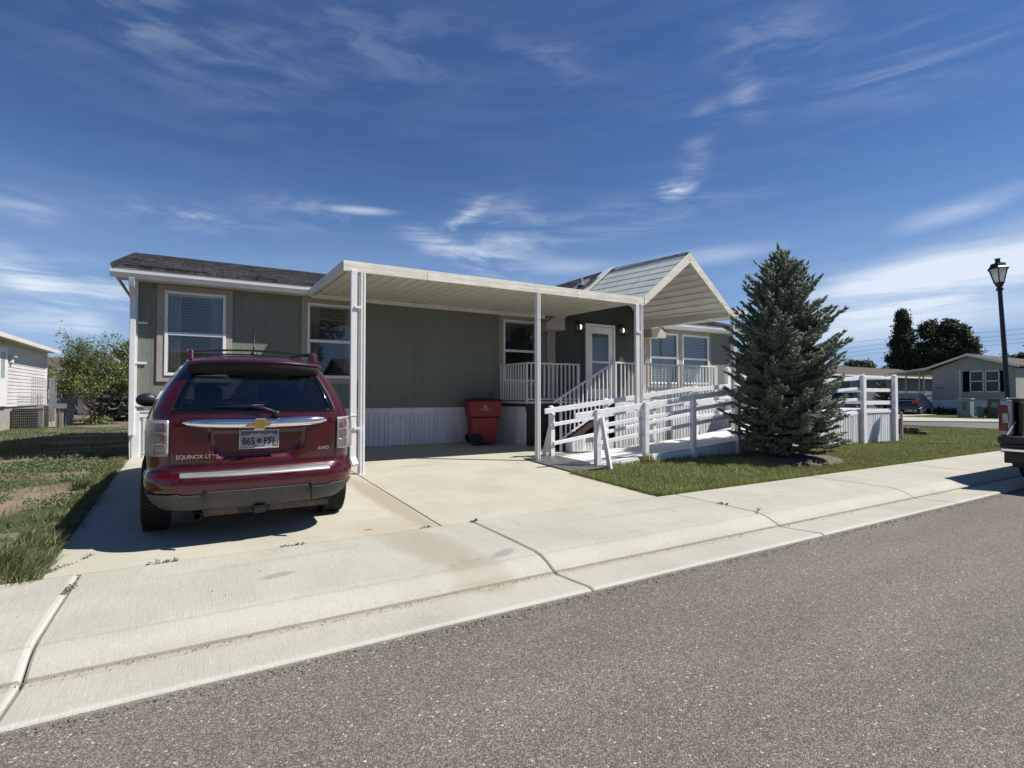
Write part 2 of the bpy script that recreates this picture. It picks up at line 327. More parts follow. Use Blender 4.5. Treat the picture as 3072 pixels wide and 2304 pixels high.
# ---------------- terrain ----------------
def sst(a,b,x):
    t=np.clip((x-a)/(b-a),0,1); return t*t*(3-2*t)
def G(x,y):
    x=np.asarray(x,dtype=float); y=np.asarray(y,dtype=float)
    b=.035*np.clip(y-4.93,0,6.6)
    b=b*(1-sst(16,26,x))-(.08*sst(13,24,y)+.25*sst(24,33,y))*(1-sst(16,26,x))
    und=.018*np.sin(x*1.7+y*.6)*np.sin(y*1.3-x*.4)
    und=und*(np.where(x<-1.2,1,0)+np.where((x>5.6)&(y>5.6),.4,0))*(1-sst(16,22,x))
    return b+und*sst(5,5.8,y)
def g1(x,y): return float(G(x,y))
def conc_mat(name,c1,c2,stain,broom=(1,1,1),brs=90,extra=None):
    m,n,l,b=newmat(name); b.inputs['Roughness'].default_value=.88; b.inputs['Specular IOR Level'].default_value=.25
    tcn=n.new('ShaderNodeTexCoord')
    def noise(sc,st=(1,1,1),d=6,dist=0):
        mp=n.new('ShaderNodeMapping'); mp.inputs['Scale'].default_value=st; l.new(tcn.outputs['Object'],mp.inputs[0])
        t=n.new('ShaderNodeTexNoise'); t.inputs['Scale'].default_value=sc; t.inputs['Detail'].default_value=d; t.inputs['Distortion'].default_value=dist; l.new(mp.outputs[0],t.inputs['Vector']); return t.outputs[0]
    def mix(a,bc,f):
        k=n.new('ShaderNodeMix'); k.data_type='RGBA'; bc=tuple(x*KA for x in bc)
        if isinstance(a,tuple): a=tuple(x*KA for x in a)
        (l.new(a,k.inputs[6]) if not isinstance(a,tuple) else setattr(k.inputs[6],'default_value',(*a,1)))
        k.inputs[7].default_value=(*bc,1); l.new(f,k.inputs[0]); return k.outputs[2]
    def rng(v,a,c,lo=0,hi=1):
        r=n.new('ShaderNodeMapRange'); r.inputs[1].default_value=a; r.inputs[2].default_value=c; r.inputs[3].default_value=lo; r.inputs[4].default_value=hi; l.new(v,r.inputs[0]); return r.outputs[0]
    c=mix(c1,c2,rng(noise(1.1,(1,1,1),8,.6),.38,.64))
    c=mix(c,stain,rng(noise(2.6,(1,.55,1),9,1.2),.56,.80,0,.55))
    c=mix(c,tuple(min(1,x*1.18) for x in c1),rng(noise(30,(1,1,1),4),.56,.75,0,.6))
    c=mix(c,tuple(x*.55 for x in c1),rng(noise(85,(1,1,1),3),.62,.78,0,.55))
    c=mix(c,tuple(x*.80 for x in c2),rng(noise(brs*.5,broom,3),.50,.72,0,.35))
    # stains and stripes with fixed places, painted edge light among them: (x,y,half x,half y,colour,strength)
    sx=n.new('ShaderNodeSeparateXYZ'); l.new(tcn.outputs['Object'],sx.inputs[0])
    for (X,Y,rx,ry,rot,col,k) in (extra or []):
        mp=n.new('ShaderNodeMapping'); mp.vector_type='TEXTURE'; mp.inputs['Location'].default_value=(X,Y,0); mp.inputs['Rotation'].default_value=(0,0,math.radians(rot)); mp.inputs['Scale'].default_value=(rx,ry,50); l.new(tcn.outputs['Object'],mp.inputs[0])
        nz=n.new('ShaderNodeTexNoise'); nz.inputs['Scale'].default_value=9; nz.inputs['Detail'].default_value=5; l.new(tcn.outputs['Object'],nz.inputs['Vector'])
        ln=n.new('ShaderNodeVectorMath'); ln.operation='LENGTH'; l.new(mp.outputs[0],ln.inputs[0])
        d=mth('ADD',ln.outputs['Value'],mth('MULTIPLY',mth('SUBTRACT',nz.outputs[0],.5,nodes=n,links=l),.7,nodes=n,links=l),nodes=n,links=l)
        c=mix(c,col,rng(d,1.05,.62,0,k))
    l.new(c,b.inputs['Base Color'])
    bn=n.new('ShaderNodeBump'); bn.inputs['Strength'].default_value=.5; bn.inputs['Distance'].default_value=.006; l.new(mth('ADD',noise(brs,broom,4),noise(150,(1,1,1),2),nodes=n,links=l),bn.inputs['Height']); l.new(bn.outputs[0],b.inputs['Normal'])
    return m
SAND=(.42,.33,.22)
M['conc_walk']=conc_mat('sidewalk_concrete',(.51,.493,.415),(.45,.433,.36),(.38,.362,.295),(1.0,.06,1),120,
  [(1.72,4.45,.30,1.0,8,(.37,.325,.25),.6),(1.86,3.62,.30,.30,0,(.35,.305,.23),.6),(.52,4.2,.14,.06,15,(.25,.25,.23),.6),(2.2,3.85,.16,.07,30,(.26,.26,.24),.6),
   (-6,3.47,30,.016,0,(.30,.25,.18),.6),(20,3.47,30,.016,0,(.30,.25,.18),.55),(.8,3.445,2.4,.035,.6,(.43,.36,.27),.5),(3.6,3.43,2.4,.03,-.5,(.43,.36,.27),.4),(-6,3.022,30,.013,0,(.60,.59,.53),.4),(20,3.022,30,.013,0,(.60,.59,.53),.4),(-6,3.60,30,.08,0,(.57,.56,.50),.16),(20,3.60,30,.08,0,(.57,.56,.50),.16),(-.742,4.2,.022,1.3,0,(.64,.62,.56),.7),(-6,3.482,30,.012,0,(.24,.22,.18),.6),(20,3.482,30,.012,0,(.24,.22,.18),.6),(-6,3.70,30,.010,0,(.34,.32,.27),.25),(20,3.70,30,.010,0,(.34,.32,.27),.25),(.5,4.6,.9,.05,4,(.38,.36,.31),.3),(4.2,4.4,1.1,.06,-3,(.38,.36,.31),.3)])  # kerb lip stripe paints light caught on the bevel; slope, joint stripes paler
M['conc_drive']=conc_mat('driveway_concrete',(.53,.505,.41),(.48,.455,.365),(.43,.405,.32),(.10,1,1),60,
  [(1.95,6.35,.17,1.9,2,(.40,.345,.26),.85),(1.62,5.2,.45,.35,0,(.44,.39,.30),.5),(1.43,5.12,.05,.028,10,(.36,.16,.09),.9),(3.35,6.3,.35,.3,0,(.42,.40,.34),.5),(4.2,7.4,.6,.35,0,(.45,.41,.33),.4),(3.2,8.5,.35,.1,0,(.40,.36,.27),.5)])
# asphalt
def asphalt_mat(name):
    m,n,l,b=newmat(name); b.inputs['Roughness'].default_value=.85; b.inputs['Specular IOR Level'].default_value=.35
    tcn=n.new('ShaderNodeTexCoord')
    v=n.new('ShaderNodeTexVoronoi'); v.inputs['Scale'].default_value=185; l.new(tcn.outputs['Object'],v.inputs['Vector'])
    v2=n.new('ShaderNodeTexVoronoi'); v2.inputs['Scale'].default_value=52; l.new(tcn.outputs['Object'],v2.inputs['Vector'])
    mpa=n.new('ShaderNodeMapping'); mpa.inputs['Scale'].default_value=(.22,1,1); l.new(tcn.outputs['Object'],mpa.inputs[0]); t=n.new('ShaderNodeTexNoise'); t.inputs['Scale'].default_value=1.3; t.inputs['Detail'].default_value=9; t.inputs['Roughness'].default_value=.65; l.new(mpa.outputs[0],t.inputs['Vector'])
    r=n.new('ShaderNodeValToRGB'); e=r.color_ramp.elements; e[0].position=0; e[0].color=(.078,.062,.048,1); e[1].position=1; e[1].color=(.40,.36,.30,1)
    for p,c in ((.30,(.120,.106,.088,1)),(.62,(.175,.156,.130,1)),(.86,(.245,.220,.182,1))): x=e.new(p); x.color=c
    sc=n.new('ShaderNodeSeparateColor'); l.new(v.outputs['Color'],sc.inputs[0]); l.new(sc.outputs[0],r.inputs[0])
    # a few bigger pale stones
    sc2=n.new('ShaderNodeSeparateColor'); l.new(v2.outputs['Color'],sc2.inputs[0])
    big=mth('MULTIPLY',mth('GREATER_THAN',sc2.outputs[1],.955,nodes=n,links=l),mth('LESS_THAN',v2.outputs['Distance'],.33,nodes=n,links=l),nodes=n,links=l)
    mb=n.new('ShaderNodeMix'); mb.data_type='RGBA'; l.new(big,mb.inputs[0]); l.new(r.outputs[0],mb.inputs[6]); mb.inputs[7].default_value=(.50,.46,.36,1)
    mm=n.new('ShaderNodeMix'); mm.data_type='RGBA'; mm.blend_type='MULTIPLY'; mm.inputs[0].default_value=1; l.new(mb.outputs[2],mm.inputs[6])
    mr=n.new('ShaderNodeMapRange'); mr.inputs[1].default_value=.3; mr.inputs[2].default_value=.7; mr.inputs[3].default_value=.78; mr.inputs[4].default_value=1.08; l.new(t.outputs[0],mr.inputs[0])
    cc=n.new('ShaderNodeCombineColor'); [l.new(mr.outputs[0],cc.inputs[i]) for i in range(3)]; l.new(cc.outputs[0],mm.inputs[7]); l.new(mm.outputs[2],b.inputs['Base Color'])
    bn=n.new('ShaderNodeBump'); bn.inputs['Strength'].default_value=.8; bn.inputs['Distance'].default_value=.006; l.new(v.outputs['Distance'],bn.inputs['Height']); bn.invert=True; l.new(bn.outputs[0],b.inputs['Normal'])
    return m
M['asphalt']=asphalt_mat('asphalt')
# ground: soil with patchy green on the left plot, lawn on the right
def ground_mat():
    m,n,l,b=newmat('ground_soil_and_turf'); b.inputs['Roughness'].default_value=.95; b.inputs['Specular IOR Level'].default_value=.1
    tcn=n.new('ShaderNodeTexCoord'); sx=n.new('ShaderNodeSeparateXYZ'); l.new(tcn.outputs['Object'],sx.inputs[0])
    def noise(sc,st=(1,1,1),d=8,dist=.4):
        mp=n.new('ShaderNodeMapping'); mp.inputs['Scale'].default_value=st; l.new(tcn.outputs['Object'],mp.inputs[0])
        t=n.new('ShaderNodeTexNoise'); t.inputs['Scale'].default_value=sc; t.inputs['Detail'].default_value=d; t.inputs['Distortion'].default_value=dist; l.new(mp.outputs[0],t.inputs['Vector']); return t.outputs[0]
    def rng(v,a,c,lo=0,hi=1):
        r=n.new('ShaderNodeMapRange'); r.inputs[1].default_value=a; r.inputs[2].default_value=c; r.inputs[3].default_value=lo; r.inputs[4].default_value=hi; l.new(v,r.inputs[0]); return r.outputs[0]
    def mix(a,bc,f):
        k=n.new('ShaderNodeMix'); k.data_type='RGBA'
        for v,i in ((a,6),(bc,7)):
            if isinstance(v,tuple): k.inputs[i].default_value=(*(x*KA for x in v),1)
            else: l.new(v,k.inputs[i])
        l.new(f,k.inputs[0]); return k.outputs[2]
    soil=mix((.28,.222,.16),(.155,.115,.082),rng(noise(.55),.42,.60))
    soil=mix(soil,(.42,.34,.235),rng(noise(3.5),.55,.75,0,.6))
    weed=mix((.075,.10,.040),(.045,.065,.022),rng(noise(6),.4,.6))
    left=mix(soil,weed,rng(noise(.9,(.6,1,1)),.46,.54))
    lawn=mix((.060,.092,.022),(.10,.125,.038),rng(noise(1.3),.4,.62))
    lawn=mix(lawn,(.20,.165,.07),rng(noise(.45,(1,1.6,1)),.60,.74,0,.7))
    lawn=mix(lawn,(.035,.05,.014),rng(noise(24),.5,.68,0,.7))
    f=mth('GREATER_THAN',sx.outputs[0],5.0,nodes=n,links=l)
    far=mix(left,lawn,f)
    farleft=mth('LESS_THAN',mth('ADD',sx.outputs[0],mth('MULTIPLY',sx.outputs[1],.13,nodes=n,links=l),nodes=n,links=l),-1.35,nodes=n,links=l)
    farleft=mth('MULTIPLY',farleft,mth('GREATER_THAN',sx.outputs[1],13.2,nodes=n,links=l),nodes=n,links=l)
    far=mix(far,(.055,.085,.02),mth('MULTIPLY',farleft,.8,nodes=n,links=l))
    l.new(far,b.inputs['Base Color'])
    bn=n.new('ShaderNodeBump'); bn.inputs['Strength'].default_value=.9; bn.inputs['Distance'].default_value=.03; l.new(noise(28,(1,1,1),6),bn.inputs['Height']); l.new(bn.outputs[0],b.inputs['Normal'])
    return m
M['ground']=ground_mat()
xs=np.concatenate([[-900,-400,-150,-70],np.arange(-40,-8,2),np.arange(-8,28,.25),np.arange(28,70,3),[80,120,200,400,900,1500]])
ys=np.concatenate([[-900,-300,-60,-12,2.4,4.86,4.90],np.arange(4.95,30,.25),np.arange(30,70,4),[80,120,200,400,900,1500]])
XX,YY=np.meshgrid(xs,ys); ZZ=G(XX,YY)-.004; ZZ=np.where(YY<4.88,-.30,ZZ)
ZZ=np.where((XX>-.88)&(XX<5.05)&(YY>4.9)&(YY<11.5),ZZ-.11,ZZ); ZZ=np.where((XX>=5.05)&(XX<6.9)&(YY>8.3)&(YY<11.5),ZZ-.11,ZZ)
V=np.stack([XX.ravel(),YY.ravel(),ZZ.ravel()],1); nx=len(xs); ny=len(ys)
I=(np.arange(ny-1)[:,None]*nx+np.arange(nx-1)[None,:]).ravel(); F=np.stack([I,I+1,I+nx+1,I+nx],1)
tag(npmesh('ground',V,F,M['ground'],smooth=True),kind='structure')
mb=MB(); mb.box(-300,27.2,-9,3.02,-.5,-.108); tag(mb.build('road',M['asphalt'],org=(0,0,0)),kind='structure')
mb=MB(); mb.poly([(27.2,-60,-.35),(34.4,-60,-.35),(34.4,7.5,-.35),(33.5,10,-.35),(30.6,12.7,-.35),(29.8,17,-.35),(28.5,60,-.35),(22,60,-.35),(25.5,20,-.35),(27.1,12,-.35),(27.1,8,-.35)],(0,0,.36))
tag(mb.build('cross_street',pmat('grey_asphalt',(.15,.145,.14),(.12,.118,.115),.6,.85,bump=.3,bscale=40),org=(0,0,0)),kind='structure')
mb=MB(); mb.poly([(34.4,-60,-.3),(36.6,-60,-.3),(36.8,7.5,-.3),(36.6,11,-.3),(36.2,15.6,-.3),(36,24,-.3),(34,60,-.3),(28.5,60,-.3),(29.8,17,-.3),(30.6,12.7,-.3),(33.5,10,-.3),(34.4,7.5,-.3)],(0,0,.36))
mb.box(37,44,16.6,20.5,-.2,.02)
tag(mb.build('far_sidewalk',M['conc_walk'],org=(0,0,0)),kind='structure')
# sidewalk and gutter slabs (rolled kerb profile)
joints=[-61,-49,-37,-25,-13,-9.9,-6.85,-3.8,-.72,2.46,5.42,8.5,11.6,14.65,17.7,20.8,23.9,27.1]
prof=[(3.005,-.097),(3.02,-.086),(3.05,-.083),(3.30,-.098),(3.45,-.106),(3.475,-.100),(3.52,-.078),(3.60,-.040),(3.68,-.014),(3.76,-.003),(4.2,.003),(4.935,.006)]
mb=MB()
for a,b_ in zip(joints[:-1],joints[1:]):
    a+=.006; b_-=.006; w=.012
    ring=[]
    for (x,dz) in ((a,-.010),(a+w,0),(b_-w,0),(b_,-.010)):
        ring.append([(x+(0.0 if j>4 else 0),y,z+dz) for j,(y,z) in enumerate(prof)])
    mb.grid(ring)
    base=[(x,y,-.4) for x in (a,b_) for y in (3.005,4.935)]
    for x,rg in ((a,ring[0]),(b_,ring[-1])):
        mb.add([(x,3.005,-.4)]+rg+[(x,4.935,-.4)],[tuple(range(len(prof)+2))])
    mb.quad((a,3.005,-.4),(b_,3.005,-.4),(b_,3.005,-.097),(a,3.005,-.097)); mb.quad((a,4.935,-.4),(b_,4.935,-.4),(b_,4.935,-.004),(a,4.935,-.004))
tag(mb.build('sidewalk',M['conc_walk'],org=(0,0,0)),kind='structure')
def slab(mb,pts,th=.12):
    mb.poly([(x,y,.035*(y-4.93)+.008-th) for x,y in pts],(0,0,th))
mb=MB()
slab(mb,[(-.93,4.95),(2.10,4.95),(2.085,8.10),(-.98,8.10)]); slab(mb,[(2.112,4.95),(5.10,4.95),(5.14,6.0),(5.20,8.10),(2.097,8.10)])
slab(mb,[(-.98,8.112),(2.085,8.112),(2.085,11.3),(-.98,11.3)]); slab(mb,[(2.097,8.112),(5.55,8.112),(5.55,11.3),(2.097,11.3)])
slab(mb,[(5.562,8.40),(7.6,8.40),(7.6,11.3),(5.562,11.3)])
tag(mb.build('driveway',M['conc_drive'],org=(0,0,0),bevel=.008),kind='structure')

# ---------------- house ----------------
YW=11.26
H=thing('manufactured_house','long sage green manufactured house with charcoal shingle roof and beige window trim behind the driveway','house',(7,YW,.2))
openings=[(-.46,.40,1.70,3.15),(1.94,2.86,1.70,3.15),(6.47,7.33,1.70,3.15),(9.05,9.92,1.25,3.2),(11.39,12.46,1.70,3.15),(12.75,13.85,1.70,3.15)]
def wall_y(mb,x0,x1,z0,z1,y0,y1,ops):
    xsb=sorted(set([x0,x1]+[o[0] for o in ops]+[o[1] for o in ops]))
    for a,b in zip(xsb[:-1],xsb[1:]):
        zz=z0
        for o in sorted([o for o in ops if o[0]<=a+1e-6 and o[1]>=b-1e-6],key=lambda o:o[2]):
            if o[2]>zz: mb.box(a,b,y0,y1,zz,o[2])
            zz=o[3]
        if zz<z1: mb.box(a,b,y0,y1,zz,z1)
mb=MB(); wall_y(mb,-.93,15.15,.93,3.34,YW,YW+.12,openings)
mb.box(-.93,-.81,YW+.12,18.2,.93,3.5); mb.box(15.03,15.15,YW+.12,18.2,.93,3.5); mb.box(-.93,15.15,18.2,18.32,.93,3.5)
mb.poly([(-.93,YW,3.34),(-.93,18.3,3.34),(-.93,14.75,4.42)],(.12,0,0)); mb.poly([(15.15,YW,3.34),(15.15,18.3,3.34),(15.15,14.75,4.42)],(-.12,0,0))
mb.poly([(7.62,YW,3.34),(11.42,YW,3.34),(9.53,YW,4.52)],(0,.12,0))
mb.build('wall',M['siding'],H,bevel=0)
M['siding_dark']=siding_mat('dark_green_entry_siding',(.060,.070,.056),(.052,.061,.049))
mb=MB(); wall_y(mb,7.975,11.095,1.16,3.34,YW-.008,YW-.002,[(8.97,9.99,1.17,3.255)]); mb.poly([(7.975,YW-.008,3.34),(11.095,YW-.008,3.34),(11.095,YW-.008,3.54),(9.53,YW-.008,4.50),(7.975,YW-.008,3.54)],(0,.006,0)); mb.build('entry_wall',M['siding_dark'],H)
# ribbed skirting
def ribs(mb,x0,x1,zb,zt,y,nd=1,seed=1,depth=.03):
    """vertical corrugated sheet along x at y, ridges towards -y*nd; zb,zt functions of x"""
    r=random.Random(seed); x=x0; pts=[]
    while x<x1-.01:
        w=r.choice((.04,.05,.075,.095)); g=r.choice((.028,.035,.045))
        for xx,d in ((x,0),(x+.006,depth),(x+w,depth),(x+w+.006,0),(x+w+g,0)):
            pts.append((min(xx,x1),d))
        x+=w+g
    rows=[[(px,y-d*nd,zb(px)) for px,d in pts],[(px,y-d*nd,zt(px)) for px,d in pts]]
    mb.grid(rows)
mb=MB(); ribs(mb,-.90,15.1,lambda x:.19,lambda x:.955,YW-.006,seed=3,depth=.022)
mb.grid([[(15.12,YW,.0),(15.12,18.2,.0)],[(15.12,YW,.95),(15.12,18.2,.95)]]); mb.grid([[(-.9,YW,.0),(-.9,18.2,.0)],[(-.9,YW,.95),(-.9,18.2,.95)]])
mb.box(-.95,15.15,YW-.034,YW-.008,.93,1.035); mb.box(-.95,15.15,YW-.046,YW-.034,1.02,1.042); mb.box(-.95,15.15,YW-.036,YW-.012,.17,.21)
mb.build('skirting',M['skirt'],H)
# main roof
def slope(mb,x0,x1,y0,z0,y1,z1,th=.06):
    mb.hexa([(x0,y0,z0-th),(x1,y0,z0-th),(x1,y1,z1-th),(x0,y1,z1-th),(x0,y0,z0),(x1,y0,z0),(x1,y1,z1),(x0,y1,z1)])
mb=MB(); slope(mb,-1.26,7.5,10.93,3.515,14.75,4.575); slope(mb,11.5,15.5,10.93,3.515,14.75,4.575); slope(mb,7.5,11.5,12.3,3.895,14.75,4.575); slope(mb,-1.26,15.5,18.6,3.515,14.75,4.575)
# shingle courses
for k in range(27):
    t=k/27; y=10.93+t*3.82; z=3.515+t*1.06
    ox=random.random()*.3
    for j in range(-1,56):
        x=max(-1.26,-1.26+j*.3+ox+random.uniform(-.05,.05))
        if (x>7.2 and x<11.5 and y<12.3): continue
        mb.box(x,min(x+.36,15.5),y+random.uniform(-.01,.008),y+.03,z-.004,z+.005+random.random()*.006)
roof=mb.build('roof',M['shingle'],H)
mb=MB(); mb.box(-1.24,7.46,10.96,11.0,3.30,3.455); mb.box(11.5,15.48,10.96,11.0,3.30,3.455); mb.box(-1.25,-1.22,10.99,14.6,3.38,3.43)
mb.hexa([(-1.25,10.96,3.34),(-1.22,10.96,3.34),(-1.22,14.75,4.39),(-1.25,14.75,4.39),(-1.25,10.96,3.48),(-1.22,10.96,3.48),(-1.22,14.75,4.52),(-1.25,14.75,4.52)])
mb.box(-1.2,7.46,11.0,YW,3.30,3.32); mb.box(11.5,15.45,11.0,YW,3.30,3.32)
mb.build('eave_board',M['cream_flat'],H)
mb=MB() # gutter, K profile
gp=[(10.955,3.40),(10.955,3.29),(10.90,3.285),(10.875,3.34),(10.85,3.36),(10.845,3.405),(10.855,3.405),(10.862,3.37)]
for xa,xb in ((-1.26,7.4),(11.36,15.5)):
    mb.grid([[(xa,y,z) for y,z in gp],[(xb,y,z) for y,z in gp]]); mb.add([(xa,y,z) for y,z in gp[:7]],[tuple(range(7))]); mb.add([(xb,y,z) for y,z in gp[:7]],[tuple(range(7))])
mb.build('gutter',M['white_metal'],H,solid=.004)
# gable dormer over the door
YG=10.88; gx,gz=9.53,4.70
def gslope(mb,s,y0,y1,half,drop,z,th=.05):
    x1=gx+s*half
    mb.hexa([(gx,y0,z-th),(x1,y0,z-drop-th),(x1,y1,z-drop-th),(gx,y1,z-th),(gx,y0,z),(x1,y0,z-drop),(x1,y1,z-drop),(gx,y1,z)])
mb=MB()
for s in (1,-1):
    gslope(mb,s,YG-.03,15.2,2.0,1.24,gz)
    for k in range(13):
        t=k/13
        for j in range(13):
            y=YG+j*.33+(k%2)*.16
            if random.random()<.8: mb.box(gx+s*2*t-.006,gx+s*2*t+.006,y,y+.31,gz-1.24*t-.012,gz-1.24*t+.008+random.random()*.008)
mb.build('gable_roof',M['shingle_gable'],H)
mb=MB()
for s in (1,-1): # rake boards and boxed returns
    x1=gx+s*1.98
    mb.hexa([(gx,YG-.012,gz-.20),(x1,YG-.012,gz-1.23-.20),(x1,YG+.03,gz-1.43),(gx,YG+.03,gz-.20),(gx,YG-.012,gz-.052),(x1,YG-.012,gz-1.23-.052),(x1,YG+.03,gz-1.282),(gx,YG+.03,gz-.052)])
    a,b=sorted((gx+s*1.52,gx+s*2.08)); mb.box(a,b,YG-.02,YW-.01,2.97,3.15)
    a2=gx+s*1.52; b2=gx+s*2.08
    mb.poly([(a2,YG-.018,3.15),(b2,YG-.018,3.15),(b2,YG-.018,3.20),(a2-s*.30,YG-.018,3.72),(a2-s*.36,YG-.018,3.60),(a2,YG-.018,3.26)],(0,.30,0))
mb.build('gable_return',M['return'],H)
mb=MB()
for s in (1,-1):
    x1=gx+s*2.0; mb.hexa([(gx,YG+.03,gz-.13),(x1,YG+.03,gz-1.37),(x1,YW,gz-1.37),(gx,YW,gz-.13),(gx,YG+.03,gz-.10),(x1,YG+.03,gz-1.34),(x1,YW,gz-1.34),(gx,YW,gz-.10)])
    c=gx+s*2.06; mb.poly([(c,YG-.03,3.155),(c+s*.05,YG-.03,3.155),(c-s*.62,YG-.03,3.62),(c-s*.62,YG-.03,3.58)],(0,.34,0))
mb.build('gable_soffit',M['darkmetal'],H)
# trim columns beside the porch wall, corner trim
for a,b in ((7.72,7.97),(11.10,11.24)): mb=MB(); mb.box(a,b,YW-.03,YW,1.2,2.97); mb.build('trim_column',M['beige'],H)
for a,b in ((-.945,-.90),(15.06,15.165)): mb=MB(); mb.box(a,b,YW-.018,YW,1.04,3.30); mb.build('corner_trim',M['white'],H)
# vent on the gable roof
mb=MB(); mb.tube([(8.78,11.15,4.1),(8.78,11.15,4.46)],.035,10); mb.box(8.62,8.98,10.98,11.3,4.21,4.235); mb.poly([(8.5,11.1,4.06),(9.0,11.1,4.37),(9.0,11.1,4.45),(8.5,11.1,4.14)],(0,.22,0)); mb.build('roof_vent',M['galv'],H)
# windows
def window(x0,x1,z0,z1,zm,trim,blind=(.55,.55,.53),curt=True,slat_tilt=4,lower=True,dense=1.0):
    t=.05
    mb=MB(); y0,y1=YW-.045,YW+.02
    mb.box(x0,x1,y0,y1,z1-t,z1); mb.box(x0,x1,y0,y1,z0,z0+t); mb.box(x0,x0+t,y0,y1,z0+t,z1-t); mb.box(x1-t,x1,y0,y1,z0+t,z1-t); mb.box(x0+t,x1-t,y0+.006,y1,zm-.03,zm+.03)
    w=mb.build('window',M['white'],H,bevel=.006)
    mb=MB(); mb.box(x0+t,x1-t,YW-.012,YW-.008,zm+.03,z1-t); mb.build('upper_pane',M['glass'],w)
    mb=MB(); mb.box(x0+t+.012,x1-t-.012,YW+.006,YW+.010,z0+t+.012,zm-.03); mb.build('lower_pane',M['glass'],w)
    mb=MB(); mb.box(x0+t,x0+t+.014,YW-.02,YW+.02,z0+t,zm-.03); mb.box(x1-t-.014,x1-t,YW-.02,YW+.02,z0+t,zm-.03); mb.box(x0+t,x1-t,YW-.02,YW+.02,z0+t,z0+t+.016); mb.build('sash',M['galv'],w)
    mb=MB(); k=0; z=z1-.07
    while z>z0+.1:
        a=math.radians(slat_tilt); c,s_=.021*math.cos(a),.021*math.sin(a)
        mb.hexa([(x0+.07,YW+.07-c,z-s_-.001),(x1-.07,YW+.07-c,z-s_-.001),(x1-.07,YW+.07+c,z+s_-.001),(x0+.07,YW+.07+c,z+s_-.001),(x0+.07,YW+.07-c,z-s_+.001),(x1-.07,YW+.07-c,z-s_+.001),(x1-.07,YW+.07+c,z+s_+.001),(x0+.07,YW+.07+c,z+s_+.001)])
        z-=.048*dense
    mb.box(x0+.07,x1-.07,YW+.045,YW+.10,z1-.075,z1-.03)
    for fx in (.25,.75): xx=x0+(x1-x0)*fx; mb.box(xx-.002,xx+.002,YW+.068,YW+.072,z0+.08,z1-.06)
    mb.build('blind',M['blind'],w)
    if curt:
        mb=MB()
        for (a,b) in ((x0+.05,x0+.24),(x1-.22,x1-.05)):
            n=10; mb.grid([[(a+(b-a)*i/n,YW+.135+.02*math.sin(i*2.1),zz) for i in range(n+1)] for zz in (z0+.05,z1-.03)])
        mb.build('curtain',M['curtain'],w,solid=.003)
    mb=MB(); a,b,c,d=trim; ty0,ty1=YW-.028,YW
    mb.box(a,b,ty0,ty1,z1,d); mb.box(a,b,ty0,ty1,c,z0); mb.box(a,x0,ty0,ty1,z0,z1); mb.box(x1,b,ty0,ty1,z0,z1)
    mb.build('window_trim',M['beige'],w)
    return w
window(-.51,.45,1.66,3.18,2.415,(-.62,.56,1.555,3.285))
window(1.89,2.90,1.66,3.18,2.415,(1.78,3.02,1.555,3.285))
window(6.42,7.38,1.66,3.18,2.415,(6.31,7.49,1.555,3.285),curt=False)
window(11.34,12.51,1.66,3.18,2.44,(11.25,12.61,1.555,3.285),curt=False,slat_tilt=55)
window(12.70,13.90,1.66,3.18,2.44,(12.612,14.0,1.555,3.285),curt=False,slat_tilt=55)
# storm door
mb=MB(); X0,X1=8.96,10.0
mb.box(X0,X0+.07,YW-.05,YW+.03,1.2,3.26); mb.box(X1-.07,X1,YW-.05,YW+.03,1.2,3.26); mb.box(X0+.07,X1-.07,YW-.05,YW+.03,3.19,3.26)
door=mb.build('door',M['white'],H,bevel=.006)
mb=MB(); a,b=X0+.08,X1-.08
mb.box(a,a+.15,YW-.035,YW-.005,1.22,3.18); mb.box(b-.15,b,YW-.035,YW-.005,1.22,3.18); mb.box(a+.15,b-.15,YW-.035,YW-.005,3.0,3.18); mb.box(a+.15,b-.15,YW-.035,YW-.005,2.20,2.25); mb.box(a+.15,b-.15,YW-.035,YW-.005,1.22,1.5)
mb.build('door_leaf',M['white'],door,bevel=.005)
mb=MB(); mb.box(a+.15,b-.15,YW-.022,YW-.018,2.25,3.0); mb.box(a+.15,b-.15,YW-.022,YW-.018,1.5,2.2); mb.build('door_glass',M['glass'],door)
mb=MB(); mb.box(a,b,YW+.06,YW+.08,1.22,3.18); mb.build('inner_door',pmat('dark_inner_door',(.10,.10,.09),(.07,.07,.06),3,.5),door)
mb=MB(); mb.box(b-.03,b+.055,YW-.08,YW-.035,2.18,2.32); mb.build('door_handle',M['white_metal'],door,bevel=.01)
